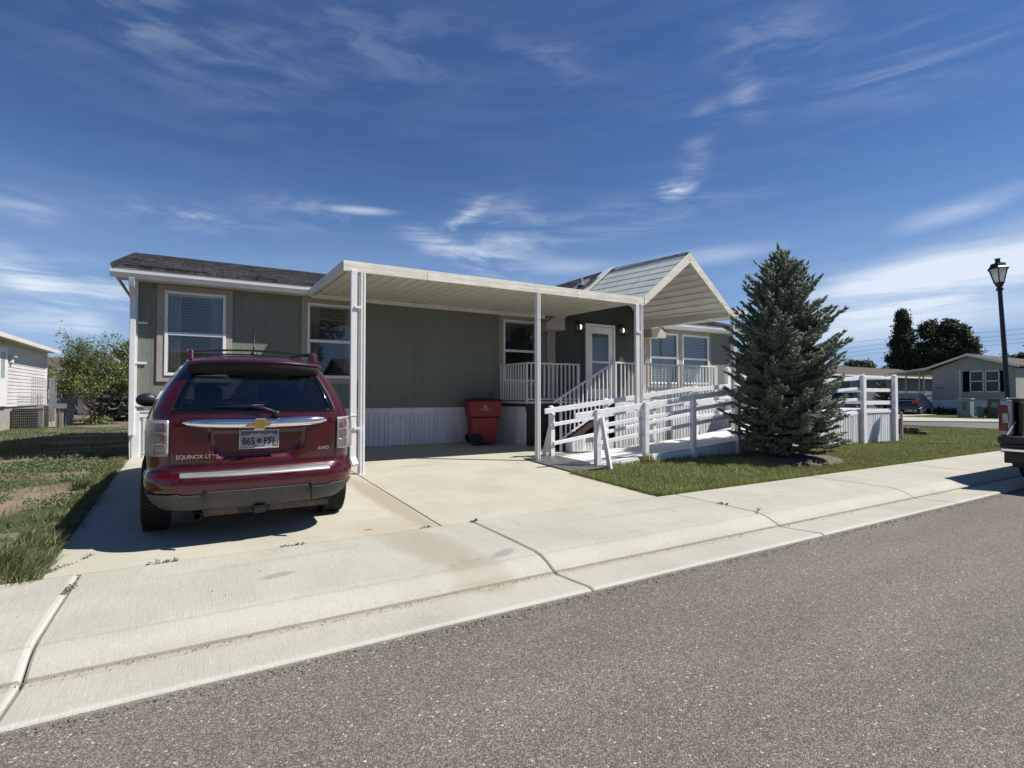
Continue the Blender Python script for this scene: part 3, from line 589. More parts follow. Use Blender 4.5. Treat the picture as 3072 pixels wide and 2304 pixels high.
# lit wall lanterns
M['bulb']=emat('lit_bulb',(1,.93,.74),2.6); M['lampglass']=glassmat('lantern_glass',(.95,.93,.85))
for X in (8.74,10.24):
    z=3.13; y=YW-.11
    mb=MB(); mb.box(X-.05,X+.05,YW-.03,YW,z-.14,z+.16); mb.box(X-.10,X+.10,y-.085,y+.085,z+.10,z+.125); mb.box(X-.055,X+.055,y-.05,y+.05,z+.125,z+.16); mb.box(X-.10,X+.10,y-.085,y+.085,z-.135,z-.115); mb.box(X-.015,X+.015,y,YW,z+.11,z+.14)
    for sx_ in (-1,1):
        for sy_ in (-1,1): mb.box(X+sx_*.088-.009,X+sx_*.088+.009,y+sy_*.074-.009,y+sy_*.074+.009,z-.115,z+.10)
    mb.box(X-.008,X+.008,y-.083,y-.067,z-.115,z+.1)
    wl_=mb.build('wall_lantern',M['darkmetal'],H)
    mb=MB(); mb.lathe([(.0,-.06),(.02,-.05),(.034,-.01),(.030,.03),(.014,.06),(0,.065)],(X,y,z),n=12); mb.build('bulb',M['bulb'],wl_,smooth=True)
    mb=MB(); 
    for (p,q) in (((X-.08,y-.07),(X+.08,y-.07)),((X-.085,y-.07),(X-.085,y+.07)),((X+.085,y-.07),(X+.085,y+.07))): mb.quad((p[0],p[1],z-.115),(q[0],q[1],z-.115),(q[0],q[1],z+.1),(p[0],p[1],z+.1))
    mb.build('lantern_pane',M['lampglass'],wl_)
# downspout on the left corner, with elbow and straps
mb=MB(); 
def dspout(mb,pts,w=.085,d=.06):
    for p,q in zip(pts[:-1],pts[1:]): mb.beam(p,q,w,d,up=(0,-1,0.001) if abs(p[2]-q[2])>.2 or True else (0,0,1))
dspout(mb,[(-.965,10.90,3.30),(-.965,10.95,3.15),(-.965,11.16,2.98),(-.965,11.20,.62),]); 
mb.build('downspout',M['white_metal'],H,bevel=.008)
for z in (2.56,1.86,1.12): mb=MB(); mb.box(-1.02,-.76,YW-.03,YW-.02,z,z+.035); mb.build('downspout_strap',M['white_metal'],H)
mb=MB(); mb.beam((-.965,11.235,.62),(-.955,11.235,.2),.07,.03,up=(0,-1,0)); mb.box(-.96,-.85,YW-.05,YW-.036,.2,1.02); mb.build('corner_post',M['white_metal'],H)
mb=MB(); mb.box(6.06,6.14,YW-.03,YW,1.30,1.42); mb.box(6.07,6.13,YW-.045,YW-.03,1.31,1.41); mb.build('outlet_box',pmat('grey_plastic',(.16,.165,.15),(.12,.12,.11),5,.5),H)

# ---------------- carport ----------------
YF=8.09
CP=thing('carport_canopy','cream ribbed metal carport on white posts with a peaked gable before the green house','carport',(6.5,YF,.11))
def pan(mb,P,u,L,v,nrm,per=.2,rib=.028,w=.05):
    """ribbed sheet: start P, across direction u (length L) with ribs, run vector v"""
    P=Vector(P);u=Vector(u).normalized();v=Vector(v);nrm=Vector(nrm).normalized(); pts=[]; x=0
    while x<L-.001:
        for dx,h in ((0,0),(per-w-.03,0),(per-w-.018,rib),(per-.018,rib),(per-.006,0)):
            if x+dx<=L: pts.append((x+dx,h))
        x+=per
    pts.append((L,0))
    mb.grid([[P+u*a+nrm*h for a,h in pts],[P+u*a+nrm*h+v for a,h in pts]])
ZF,ZB=3.30,3.33   # soffit height at front, back
mb=MB(); pan(mb,(1.88,YF+.02,3.265),(1,0,0),6.10,(0,2.80,.055),(0,0,-1)); mb.build('roof_panel',M['cream_flat'],CP,solid=.005)
mb=MB(); pan(mb,(10.78,YF+.02,3.20),(1,0,0),.62,(0,2.72,.11),(0,0,-1),per=.2); mb.build('side_panel',M['cream_flat'],CP,solid=.005)
# fascia boards with butt joints
def fboard(name,a,b,x0,x1,h=.158):
    mb=MB(); mb.hexa([(x0,YF-.022,a),(x1,YF-.022,b),(x1,YF+.022,b),(x0,YF+.022,a),(x0,YF-.022,a+h),(x1,YF-.022,b+h),(x1,YF+.022,b+h),(x0,YF+.022,a+h)]); return mb.build(name,M['cream'],CP,bevel=.004)
fz=lambda x:3.175+.0028*(x-1.86)
for a,b in ((1.86,3.195),(3.199,6.25),(6.254,8.02)): fboard('fascia_board',fz(a),fz(b),a,b)
fboard('fascia_board',3.185,3.19,10.745,11.42)
gpx,gpz=9.385,4.485
for s,xf in ((-1,8.0),(1,10.75)):
    zf=3.35; mb=MB(); th=.225
    mb.hexa([(gpx,YF-.03,gpz-th),(xf,YF-.03,zf-.165),(xf,YF+.02,zf-.165),(gpx,YF+.02,gpz-th),(gpx,YF-.03,gpz),(xf,YF-.03,zf+.005),(xf,YF+.02,zf+.005),(gpx,YF+.02,gpz)])
    mb.build('gable_fascia',M['cream'],CP,bevel=.004)
    d=Vector((gpx-xf,0,gpz-zf)); L=d.length; nrm=Vector((-d.z,0,d.x)) if s>0 else Vector((d.z,0,-d.x))
    if nrm.z>0: nrm=-nrm
    mb=MB(); pan(mb,(xf,YF+.02,zf-.10),d,L*.985,(.07,2.82,.11),nrm,per=.19,rib=.022,w=.05); mb.build('gable_soffit',M['cream_flat'],CP,solid=.004)
    mb=MB(); pan(mb,(xf,YF+.02,zf+.01),d,L,(.07,2.76,.16),-nrm,per=.27,rib=.010,w=.02); mb.build('gable_roof_panel',M['metalroof'],CP,solid=.004)
    a=Vector((xf+.07,YF+2.72,zf+.20)); b=Vector((gpx+.07,YF+2.72,gpz+.235)); mb=MB(); mb.beam(a,b,.34,.012,up=nrm); mb.build('flashing',M['white_metal'],CP)
mb=MB(); mb.beam((gpx,YF-.02,gpz+.012),(gpx+.07,YF+2.8,gpz+.20),.10,.012); mb.build('ridge_cap',M['metalroof'],CP)
# side beams and rear hanger
mb=MB(); mb.hexa([(1.855,YF,3.18),(1.885,YF,3.18),(1.885,10.9,3.24),(1.855,10.9,3.24),(1.855,YF,3.335),(1.885,YF,3.335),(1.885,10.9,3.38),(1.855,10.9,3.38)])
mb.build('side_beam',M['cream_flat'],CP)
mb=MB(); mb.hexa([(11.40,YF,3.185),(11.43,YF,3.185),(11.43,10.9,3.28),(11.40,10.9,3.28),(11.40,YF,3.30),(11.43,YF,3.30),(11.43,10.9,3.42),(11.40,10.9,3.42)]); mb.build('side_beam',M['cream_flat'],CP)
mb=MB(); mb.box(1.9,7.4,10.84,10.89,3.215,3.30); mb.build('rear_hanger',M['cream_flat'],CP)
mb=MB(); mb.box(10.715,10.745,YF+.03,10.86,3.17,3.44); mb.build('valley_beam',M['cream_flat'],CP)
# posts: rolled steel, double channel
def post(x,zb,zt,name='post'):
    mb=MB(); y=YF+.01
    mb.box(x-.042,x+.042,y-.025,y+.035,zb,zt); mb.box(x-.030,x-.010,y-.036,y-.025,zb,zt); mb.box(x+.012,x+.030,y-.036,y-.025,zb,zt); mb.box(x-.052,x-.042,y-.018,y+.028,zb,zt)
    mb.box(x-.06,x+.06,y-.05,y+.06,zb-.002,zb+.006)
    return mb.build(name,M['white_metal'],CP,bevel=.003)
post(2.155,.12,3.18); post(5.36,.12,3.19); post(7.93,.12,3.2); post(10.88,.2,3.2)
mb=MB(); mb.beam((2.015,YF-.02,3.2),(2.015,YF-.02,.36),.092,.065,up=(0,-1,0)); mb.beam((2.015,YF-.02,.38),(2.035,YF-.10,.27),.09,.065,up=(0,-1,.5)); mb.box(1.965,2.065,YF-.06,YF+.02,1.0,1.02)
mb.build('downspout',M['white_metal'],CP,bevel=.006)
for z,x in ((2.62,2.13),(.80,2.15)): mb=MB(); mb.box(2.02,x,YF-.075,YF-.055,z,z+.036); mb.build('downspout_strap',M['white_metal'],CP)
mb=MB(); mb.beam((7.80,YF-.0,3.2),(7.80,YF-.0,1.0),.09,.06,up=(0,-1,0)); mb.build('downspout',M['white_metal'],CP,bevel=.006)
mb=MB(); mb.box(7.76,7.9,YF-.05,YF-.035,2.60,2.635); mb.build('downspout_strap',M['white_metal'],CP)

# ---------------- deck and stairs ----------------
DK=thing('entry_deck','raised entry deck with ribbed white skirt and slim white baluster railing by the front door','deck',(9,10,.2))
ZD=1.17
mb=MB()
for k in range(17): y=8.90+k*.139; mb.box(7.93,13.3,y,y+.133,ZD-.04,ZD)
for k in range(9): y=9.99+k*.139; mb.box(6.3,7.925,y,y+.133,ZD-.04,ZD)
mb.build('deck_boards',M['whitewood'],DK)
mb=MB(); ribs(mb,7.93,13.3,lambda x:.13,lambda x:1.07,8.93,seed=5); mb.box(7.93,13.3,8.90,8.925,1.06,1.13)
mb.build('front_skirt',M['skirt'],DK)
mb=MB(); r=random.Random(4); y=9.99; pts=[]
while y<11.2:
    w=r.choice((.05,.07,.09)); 
    for yy,d in ((y,0),(y+.006,.018),(y+w,.018),(y+w+.006,0),(y+w+.03,0)): pts.append((min(yy,11.23),d))
    y+=w+.03
mb.grid([[(6.30-d,yy,.17) for yy,d in pts],[(6.30-d,yy,1.06) for yy,d in pts]]); mb.build('side_skirt',M['skirt'],DK)
mb=MB(); mb.box(6.28,7.92,9.96,9.985,.95,1.12); mb.box(6.26,6.285,9.99,11.24,1.07,1.12); mb.box(6.34,7.9,10.0,10.02,.17,.95); mb.build('rim_joist',M['brownwood'],DK)
proto=None
def balusters(pts,size=.026,h0=None):
    for (x,y,z0,z1) in pts:
        mb=MB(); mb.box(x-size/2,x+size/2,y-size/2,y+size/2,z0,z1); mb.build('baluster',M['white_metal'],DK)
ZR=2.055
pts=[(6.30,9.98+.115*i,ZD+.06,ZR-.03) for i in range(1,11)]+[(6.30+.118*i,9.97,ZD+.06,ZR-.03) for i in range(1,13)]
pts+=[(8.0+.112*i,8.91,ZD+.07,ZR-.03) for i in range(1,30)]
st=lambda x:ZR-(7.93-x)*.535
sb=lambda x:max(.40,1.19-(7.93-x)*.56)
pts+=[(7.93-.112*i,8.91,(.16 if i==13 else sb(7.93-.112*i)),st(7.93-.112*i)-.01) for i in range(1,14)]
balusters(pts)
mb=MB()
mb.box(6.28,6.325,9.96,11.24,ZR-.035,ZR); mb.box(6.285,7.78,9.95,9.99,ZR-.035,ZR); mb.box(7.93,11.32,8.89,8.93,ZR-.035,ZR)
mb.beam((6.28,8.91,st(6.28)),(7.95,8.91,st(7.95)),.042,.036)
mb.build('top_rail',M['white_metal'],DK,bevel=.005)
mb=MB(); mb.box(6.285,6.32,9.96,11.24,ZD+.04,ZD+.07); mb.box(6.285,7.72,9.955,9.985,ZD+.04,ZD+.07); mb.box(7.93,11.3,8.895,8.925,ZD+.055,ZD+.085); mb.beam((6.48,8.91,.42),(7.95,8.91,1.21),.03,.03)
mb.build('bottom_rail',M['white_metal'],DK)
for (x,y,z0,z1) in ((6.30,9.97,ZD-.02,ZR),(7.75,9.97,ZD,ZR-.02),(7.95,8.91,ZD,ZR-.02),(9.6,8.91,ZD,ZR-.02),(11.3,8.91,.9,ZR-.02),(6.46,8.91,.15,st(6.46)-.01)):
    mb=MB(); mb.box(x-.02,x+.02,y-.02,y+.02,z0,z1); mb.build('railing_post',M['white_metal'],DK)
for k in range(5):
    z=1.0-k*.17; x=7.93-.28*(k+1); mb=MB(); mb.box(x,x+.30,8.98,9.93,z-.04,z); mb.box(x+.27,x+.285,8.98,9.93,z,z+.13); mb.build('stair_tread',M['brownwood'],DK)
for y in (8.95,9.93): mb=MB(); mb.poly([(6.50,y,.16),(7.93,y,1.0),(7.93,y,1.15),(6.50,y,.34)],(0,.03,0)); mb.build('stringer',M['brownwood'],DK)
mb=MB(); mb.box(6.6,7.90,8.92,8.945,.12,.30); ribs(mb,6.6,7.6,lambda x:.12,lambda x:.42,8.91,seed=9,depth=.012); mb.box(7.15,7.65,8.86,8.94,.42,.45); mb.build('step_skirt',M['skirt'],DK)

# ---------------- wheelchair ramp ----------------
RP=thing('wheelchair_ramp','long white painted timber ramp with plank rails rising behind the spruce to a square landing','ramp',(10.5,7.7,.1))
rx=[5.72,7.07,9.55,13.39,14.66]; rz=[.115,.20,.36,.80,.955]
RZ=lambda x:float(np.interp(x,rx,rz))
tx=[5.4,9.66,13.86,14.7]; tz=[1.0,1.453,1.766,1.815]
TZ=lambda x:float(np.interp(x,tx,tz))
Y0,Y1=7.16,8.33
mb=MB(); x=5.72
while x<14.6:
    z0,z1=RZ(x),RZ(x+.137); j_=random.uniform(-.003,.002); mb.hexa([(x,Y0-.02,z0-.035),(x+.128,Y0-.02,z1-.035),(x+.128,Y1+.02,z1-.035),(x,Y1+.02,z0-.035),(x,Y0-.02,z0+j_),(x+.128,Y0-.02,z1+j_),(x+.128,Y1+.02,z1+j_),(x,Y1+.02,z0+j_)]); x+=.14
while x<16.35:
    mb.box(x,x+.134,Y0-.02,Y1+1.2,.92,.955); x+=.14
mb.build('ramp_boards',M['deckpaint'],RP)
mb=MB(); ribs(mb,5.9,14.66,lambda x:g1(x,7.1)-.02,lambda x:RZ(x)-.05,Y0+.01,seed=12,depth=.04); ribs(mb,14.72,16.3,lambda x:g1(x,7.1)-.02,lambda x:.90,Y0+.01,seed=13,depth=.042)
mb.build('ramp_skirt',M['skirt'],RP)
mb=MB(); mb.hexa([(5.75,Y0-.035,RZ(5.75)-.12),(9.6,Y0-.035,RZ(9.6)-.10),(9.6,Y0-.008,RZ(9.6)-.10),(5.75,Y0-.008,RZ(5.75)-.12),(5.75,Y0-.035,RZ(5.75)-.03),(9.6,Y0-.035,RZ(9.6)-.036),(9.6,Y0-.008,RZ(9.6)-.036),(5.75,Y0-.008,RZ(5.75)-.03)])
mb.hexa([(9.6,Y0-.035,RZ(9.6)-.10),(14.6,Y0-.035,RZ(14.6)-.10),(14.6,Y0-.008,RZ(14.6)-.10),(9.6,Y0-.008,RZ(9.6)-.10),(9.6,Y0-.035,RZ(9.6)-.036),(14.6,Y0-.035,RZ(14.6)-.036),(14.6,Y0-.008,RZ(14.6)-.036),(9.6,Y0-.008,RZ(9.6)-.036)])
mb.box(14.68,16.38,Y0-.05,Y0-.01,.86,.92); mb.box(16.36,16.40,Y0-.04,9.5,.86,.92)
mb.build('rim_board',M['whitewood'],RP)
mb=MB(); ribs(mb,16.38,16.40,lambda x:.0,lambda x:.9,Y0,seed=2); mb.grid([[(16.39,Y0,.0),(16.39,9.5,.0)],[(16.39,Y0,.9),(16.39,9.5,.9)]]); mb.build('end_skirt',M['skirt'],RP)
# posts with bevelled tops
def rpost(x,y,zt,w=.092,brace=0,d=1,zb=None):
    zb=g1(x,y)-.03 if zb is None else zb
    mb=MB(); mb.poly([(x-w/2,y-.045,zb),(x+w/2,y-.045,zb),(x+w/2,y-.045,zt-.05),(x,y-.045,zt+.01),(x-w/2,y-.045,zt-.01)],(0,.09,0)); mb.build('ramp_post',M['whitewood'],RP,bevel=.004)
    if brace:
        mb=MB(); mb.beam((x+.02*brace,y-.085,zt-.14),(x+.02,y-.30*d,zb+.02),.09,.04,up=(0,1,0) if 0 else (1,0,0)); mb.build('brace',M['whitewood'],RP)
for x in (5.93,7.06,8.33,9.68,11.2,12.7): rpost(x,Y0-.05,TZ(x)+.015,brace=1 if x==5.93 else 0)
for x in (14.66,16.30): rpost(x,Y0-.07,1.84 if x<15 else 1.87,w=.14,zb=.03)
for x in (5.86,7.2,8.55,9.9,11.4,12.9,14.5): rpost(x,Y1+.05,TZ(x)+.06,brace=-1 if x==5.86 else 0,d=-1)
rpost(16.30,9.4,1.87,w=.12,zb=.03)
def plank(a,b,y,off0,off1,h=.10,th=.036):
    za,zb=TZ(a)-off0,TZ(b)-off1; mb=MB()
    mb.hexa([(a,y-th/2,za-h),(b,y-th/2,zb-h),(b,y+th/2,zb-h),(a,y+th/2,za-h),(a,y-th/2,za),(b,y-th/2,zb),(b,y+th/2,zb),(a,y+th/2,za)]); mb.build('rail_plank',M['whitewood'],RP,bevel=.004)
segs=[(5.47,9.66),(9.66,13.86),(13.86,14.64)]
for i,(a,b) in enumerate(segs):
    o=[(0,0),(.25 if i<2 else .28,.25 if i<1 else .28),(.54,.52 if i<1 else .56)]
    for k,(p,q) in enumerate(o):
        aa=a if k==0 or i else 5.95
        plank(aa,b,Y0-.012,p,q,h=.10 if k==0 else .07)
for i,(a,b) in enumerate(((5.66,9.7),(9.7,14.55))):
    for k,(p,q) in enumerate(((-.03,-.06),(.26,.22),(.62,.52),)):
        aa=a if k==0 or i else 5.86
        plank(aa,b,Y1-.005,p,q,h=.10 if k==0 else .07)
for z,h in ((1.815,.06),(1.50,.09),(1.17,.10)):
    mb=MB(); mb.box(14.74,16.26,Y0-.035,Y0+.005,z-h,z); mb.build('rail_plank',M['whitewood'],RP,bevel=.004)
    mb=MB(); mb.box(16.30,16.34,Y0,9.4,z-h,z); mb.build('rail_plank',M['whitewood'],RP,bevel=.004)
for x in (5.93,7.06,8.33,9.68,11.2,12.7,14.66):
    for o in (.05,.30,.59):
        for dx in (-.02,.02):
            mb=MB(); mb.lathe([(0,-.004),(.0055,-.003),(.006,0)],(x+dx,Y0-.098 if x<14 else Y0-.118,TZ(x)-o),axis='y',n=8); mb.build('screw_head',M['galv'],RP)
# upper run back to the deck
mb=MB(); x=11.4
while x<16.35:
    z0=1.165-(x-11.4)*.042 if x<14.66 else .955; mb.box(x,x+.134,8.50,9.5,z0-.035,z0); x+=.14
mb.build('upper_ramp_boards',M['whitewood'],RP)
for y in (8.48,9.5):
    for k,o in enumerate((.84,.52,.2)):
        a,b=(13.1,16.3) if y>9 else (11.9,14.5)
        mb=MB(); za,zb=1.165-(a-11.4)*.042+o,.955+o; mb.hexa([(a,y-.02,za-.09),(b,y-.02,zb-.09),(b,y+.02,zb-.09),(a,y+.02,za-.09),(a,y-.02,za),(b,y-.02,zb),(b,y+.02,zb),(a,y+.02,za)]); mb.build('rail_plank',M['whitewood'],RP)
for x in (11.62,13.2,14.8): rpost(x,9.5 if x>13 else 8.80,2.02,w=.14,zb=.9)
mb=MB(); mb.poly([(5.18,6.82,.083),(5.22,8.38,.138),(5.95,8.38,.150),(6.0,6.86,.110)],(0,0,.010)); 
mt=mb.build('ramp_mat',pmat('diamond_plate',(.20,.20,.205),(.12,.12,.125),9,.45,metal=.6,bump=1.0,bscale=60,bstretch=(.5,2.2,1)),org=(5.6,7.6,.1)); tag(mt,'grey diamond-plate threshold mat lying at the foot of the white ramp','mat')
# ---------------- red SUV (local: x right, y forward from the rear bumper, z up) ----------------
def paint_mat(name,col,flake,rough=.32):
    m=pmat(name,col,tuple(c*.85 for c in col),3,rough,metal=.3,coat=1.0); b=m.node_tree.nodes['Principled BSDF']; b.inputs['Coat IOR'].default_value=1.5; b.inputs['Specular IOR Level'].default_value=.3
    return m
M['redpaint']=paint_mat('dark_red_metallic_paint',(.078,.0026,.0075),.1)
M['chrome']=pmat('chrome',(.82,.82,.84),(.74,.74,.76),3,.08,metal=1)
M['greyplastic']=pmat('grey_bumper_plastic',(.085,.083,.08),(.065,.063,.06),8,.62,bump=.15,bscale=200)
M['scuff']=pmat('worn_aluminium_strip',(.52,.52,.51),(.36,.35,.34),20,.35,metal=.7,stretch=(.3,4,1))
M['rubber']=pmat('tyre_rubber',(.016,.016,.016),(.026,.025,.024),12,.8,bump=.3,bscale=80)
M['alloy']=pmat('alloy_wheel',(.42,.42,.43),(.36,.36,.37),5,.3,metal=.85)
M['tint']=glassmat('tinted_car_glass',(.13,.14,.145),rough=.015,gain=1.6)
M['lens']=glassmat('clear_lamp_lens',(.86,.87,.87),rough=.02)
M['redlens']=pmat('red_lamp_reflector',(.26,.05,.055),(.15,.02,.025),4,.25,coat=.8)
M['silver']=pmat('lamp_reflector',(.66,.66,.63),(.42,.42,.40),14,.3,metal=.25)
M['gold']=pmat('gold_emblem',(.55,.36,.10),(.42,.27,.07),20,.3,metal=.8)
M['interior']=pmat('dark_interior',(.010,.010,.011),(.016,.015,.015),5,.8)
ZT=[.33,.40,.49,.53,.58,.62,.64,.655,.69,.80,.95,1.05,1.12,1.18,1.30,1.42,1.50,1.56,1.60,1.64,1.665]
YRt=[.13,.07,.02,.005,.0,.008,.05,.12,.145,.135,.12,.115,.12,.135,.20,.275,.33,.375,.41,.50,.70]
WT =[.78,.84,.885,.90,.905,.90,.89,.885,.885,.892,.895,.885,.865,.845,.79,.72,.665,.625,.595,.55,.47]
RCt=[.26,.26,.26,.26,.26,.26,.25,.22,.22,.22,.23,.23,.23,.22,.20,.18,.17,.16,.16,.18,.2]
YFt=[4.70,4.76,4.79,4.80,4.80,4.79,4.78,4.77,4.76,4.72,4.66,4.55,3.78,3.68,3.45,3.22,3.06,2.92,2.82,2.62,2.40]
def ip(t,z): return float(np.interp(z,ZT,t))
def recess(x,z):
    def s(a,b,v): 
        t=min(1,max(0,(v-a)/(b-a))); return t*t*(3-2*t)
    top=1-s(1.005,1.03,z); wd=.40 if z>.86 else .40-.10*(1-s(.74,.86,z)); 
    return .055*s(.735,.775,z)*top*(1-s(wd-.05,wd,abs(x)))
def pr(u,z,side=1,off=0,rec=True):
    """point on rear/corner surface; u = arc length from the centre line along the plan outline"""
    w=ip(WT,z)*.955; yr=ip(YRt,z); rc=ip(RCt,z)*1.2; bow=.085
    xs_=w-rc
    if u<=xs_: x=u; y=yr+bow*(x/w)**2; nx,ny=2*bow*x/w/w,-1
    else:
        th=min((u-xs_)/rc,PI/2); ext=max(0,u-xs_-rc*PI/2)
        x=xs_+rc*math.sin(th); y=yr+bow*(xs_/w)**2+rc*(1-math.cos(th))+ext; nx,ny=math.sin(th),-math.cos(th)
        x+= .0
    if rec: y+=recess(x,z)
    l=math.hypot(nx,ny); return (side*(x+nx/l*off),y+ny/l*off,z)
def patch(mb,zs,u0,u1,n=10,off=.004,side=1,thick=0.0):
    """conforming patch; u0,u1 functions of z"""
    rows=[[pr(abs(u),z,(1 if u>=0 else -1)*side,off,rec=False) for u in np.linspace(u0(z),u1(z),n)] for z in zs]
    mb.grid(rows)
CZ=.0
SUV=thing('parked_suv','dark red metallic SUV parked on the driveway, seen from behind','SUV',(.485,5.13,-.008),local=True,rot=math.radians(.6))
SUV.rotation_euler=(math.radians(1.7),0,math.radians(.6))
wheelY=(.96,3.82)
NU=34; NSIDE=58; NFR=14
zs=sorted(set([round(z,4) for z in np.concatenate([np.arange(.34,1.66,.028),[.60,.615,.628,.64,.65,.66,.675,1.172,1.645,1.655]])]))
def ring(z):
    w=ip(WT,z); rc=ip(RCt,z)*1.2; yr=ip(YRt,z); yf=ip(YFt,z); tot=w*.955-rc+rc*PI/2
    R=[pr(tot*(i/NU)**.9,z,1) for i in range(NU+1)]
    y0=R[-1][1]; fr=min(.45,w*.55); yend=yf-fr
    side=[]
    for i in range(1,NSIDE+1):
        y=y0+(yend-y0)*i/NSIDE; x=w*(.955+.045*min(1,(y-y0)/.5))
        if y>3.9: x=w-.03*((y-3.9)/.8)**2
        for wy in wheelY:
            d=math.hypot(y-wy,z-.36)
            if d<.43 and z<.80: x=min(x,.66)
        side.append((x,y,z))
    xe=side[-1][0]; fc=[(xe-fr+fr*math.cos(t*PI/2/6),yend+fr*math.sin(t*PI/2/6),z) for t in range(1,7)]+[((xe-fr)*(1-i/6),yf+.05*(i/6),z) for i in range(1,7)]
    half=R+side+fc
    return half+[(-x,y,zz) for x,y,zz in half[-2:0:-1]]
rings=[ring(z) for z in zs]; nn=len(rings[0])
vs=[p for r in rings for p in r]; paintF=[];rearG=[];sideG=[];windF=[];lowF=[];pill=[]
for i in range(len(rings)-1):
    zc=(zs[i]+zs[i+1])/2
    for j in range(nn):
        f=(i*nn+j,i*nn+(j+1)%nn,(i+1)*nn+(j+1)%nn,(i+1)*nn+j)
        c=[sum(vs[k][a] for k in f)/4 for a in range(3)]
        w=ip(WT,zc); rear=c[1]<ip(YRt,zc)+.10 and abs(c[0])<.655*(w/.845)**.9 and zc>.9
        if 1.172<zc<1.575 and rear: rearG.append(f)
        elif 1.17<zc<1.53 and abs(abs(c[0])-w)<.045 and .62<c[1]<ip(YFt,zc)-.62 and not any(abs(c[1]-p)<.05 for p in (1.55,2.52)): sideG.append(f)
        elif 1.14<zc<1.60 and c[1]>ip(YFt,zc)-.5 and zc>1.14 and abs(c[0])<w-.05: windF.append(f)
        elif zc<.47 and c[1]>.4: lowF.append(f)
        else: paintF.append(f)
def sub(name,fs,mat,par,sm=30,label=None,extra=None):
    mb=MB(); idx={}; 
    for f in fs:
        q=[]
        for k in f:
            if k not in idx: idx[k]=len(mb.v); mb.v.append(vs[k])
            q.append(idx[k])
        mb.f.append(tuple(q)); mb.m.append(0)
    if extra: extra(mb)
    return mb.build(name,mat,par,autosm=sm,label=label)
def roofcap(mb):
    top=rings[-1]; cx=0; cy=(min(p[1] for p in top)+max(p[1] for p in top))/2; prev=top
    rr=[top]
    for s_,dz in ((.9,.018),(.7,.032),(.35,.04),(.02,.042)): rr.append([(p[0]*s_,cy+(p[1]-cy)*s_,zs[-1]+dz) for p in top])
    b=len(mb.v); n=len(top); 
    for r in rr: mb.v+=r
    for i in range(4):
        for j in range(n): mb.f.append((b+i*n+j,b+i*n+(j+1)%n,b+(i+1)*n+(j+1)%n,b+(i+1)*n+j)); mb.m.append(0)
body=sub('body',paintF,M['redpaint'],SUV,40,extra=roofcap)
sub('rear_window',rearG,M['tint'],SUV,60); sub('side_window',[f for f in sideG if vs[f[0]][0]>0],M['tint'],SUV,60); sub('side_window',[f for f in sideG if vs[f[0]][0]<0],M['tint'],SUV,60); sub('windscreen',windF,glassmat('clear_car_glass',(.75,.8,.8)),SUV,60); sub('sill',lowF,M['greyplastic'],SUV,60)
# black frit band behind and around the tailgate glass
mb=MB(); 
for sd in (1,-1):
    patch(mb,np.linspace(1.172,1.57,10),lambda z:sd*(.60*(ip(WT,z)/.845)**.9),lambda z:sd*(.662*(ip(WT,z)/.845)**.9),4,.004)
patch(mb,[1.160,1.172,1.188],lambda z:-.65,lambda z:.65,26,.005); patch(mb,[1.50,1.54,1.575],lambda z:-.50,lambda z:.50,22,.005)
mb.build('glass_surround',pmat('gloss_black_band',(.004,.004,.005),None,5,.06),body,smooth=True,solid=.003)
# spoiler
mb=MB(); rows=[]
for (yo,z) in ((.42,1.648),(.32,1.638),(.240,1.620),(.228,1.611),(.238,1.606)):
    rows.append([(x*(1-.02*(z-1.55)),yo+.13*(abs(x)/.58)**2.4-.0,z-.035*(abs(x)/.58)**2.2) for x in np.linspace(-.565,.565,27)])
mb.grid(rows); mb.build('spoiler',M['redpaint'],SUV,smooth=True,solid=.012)
mb=MB(); mb.grid([[(x,.236+.13*(abs(x)/.58)**2.4,1.604-.035*(abs(x)/.58)**2.2) for x in np.linspace(-.55,.55,27)],[(x,.33+.10*(abs(x)/.58)**2.4,1.50-.03*(abs(x)/.58)**2.2) for x in np.linspace(-.53,.53,27)]])
mb.build('spoiler_underside',M['interior'],SUV,smooth=True,solid=.01)
# shut line of tailgate
mb=MB()
for sd in (1,-1):
    patch(mb,np.linspace(.665,1.172,14),lambda z:sd*(.672),lambda z:sd*(.680),2,.003)
    patch(mb,np.linspace(1.172,1.56,14),lambda z:sd*(.664*(ip(WT,z)/.845)**.9),lambda z:sd*(.672*(ip(WT,z)/.845)**.9),2,.003)
patch(mb,[.657,.666],lambda z:-.67,lambda z:.67,20,.004)
mb.build('tailgate_seam',M['black'],body)
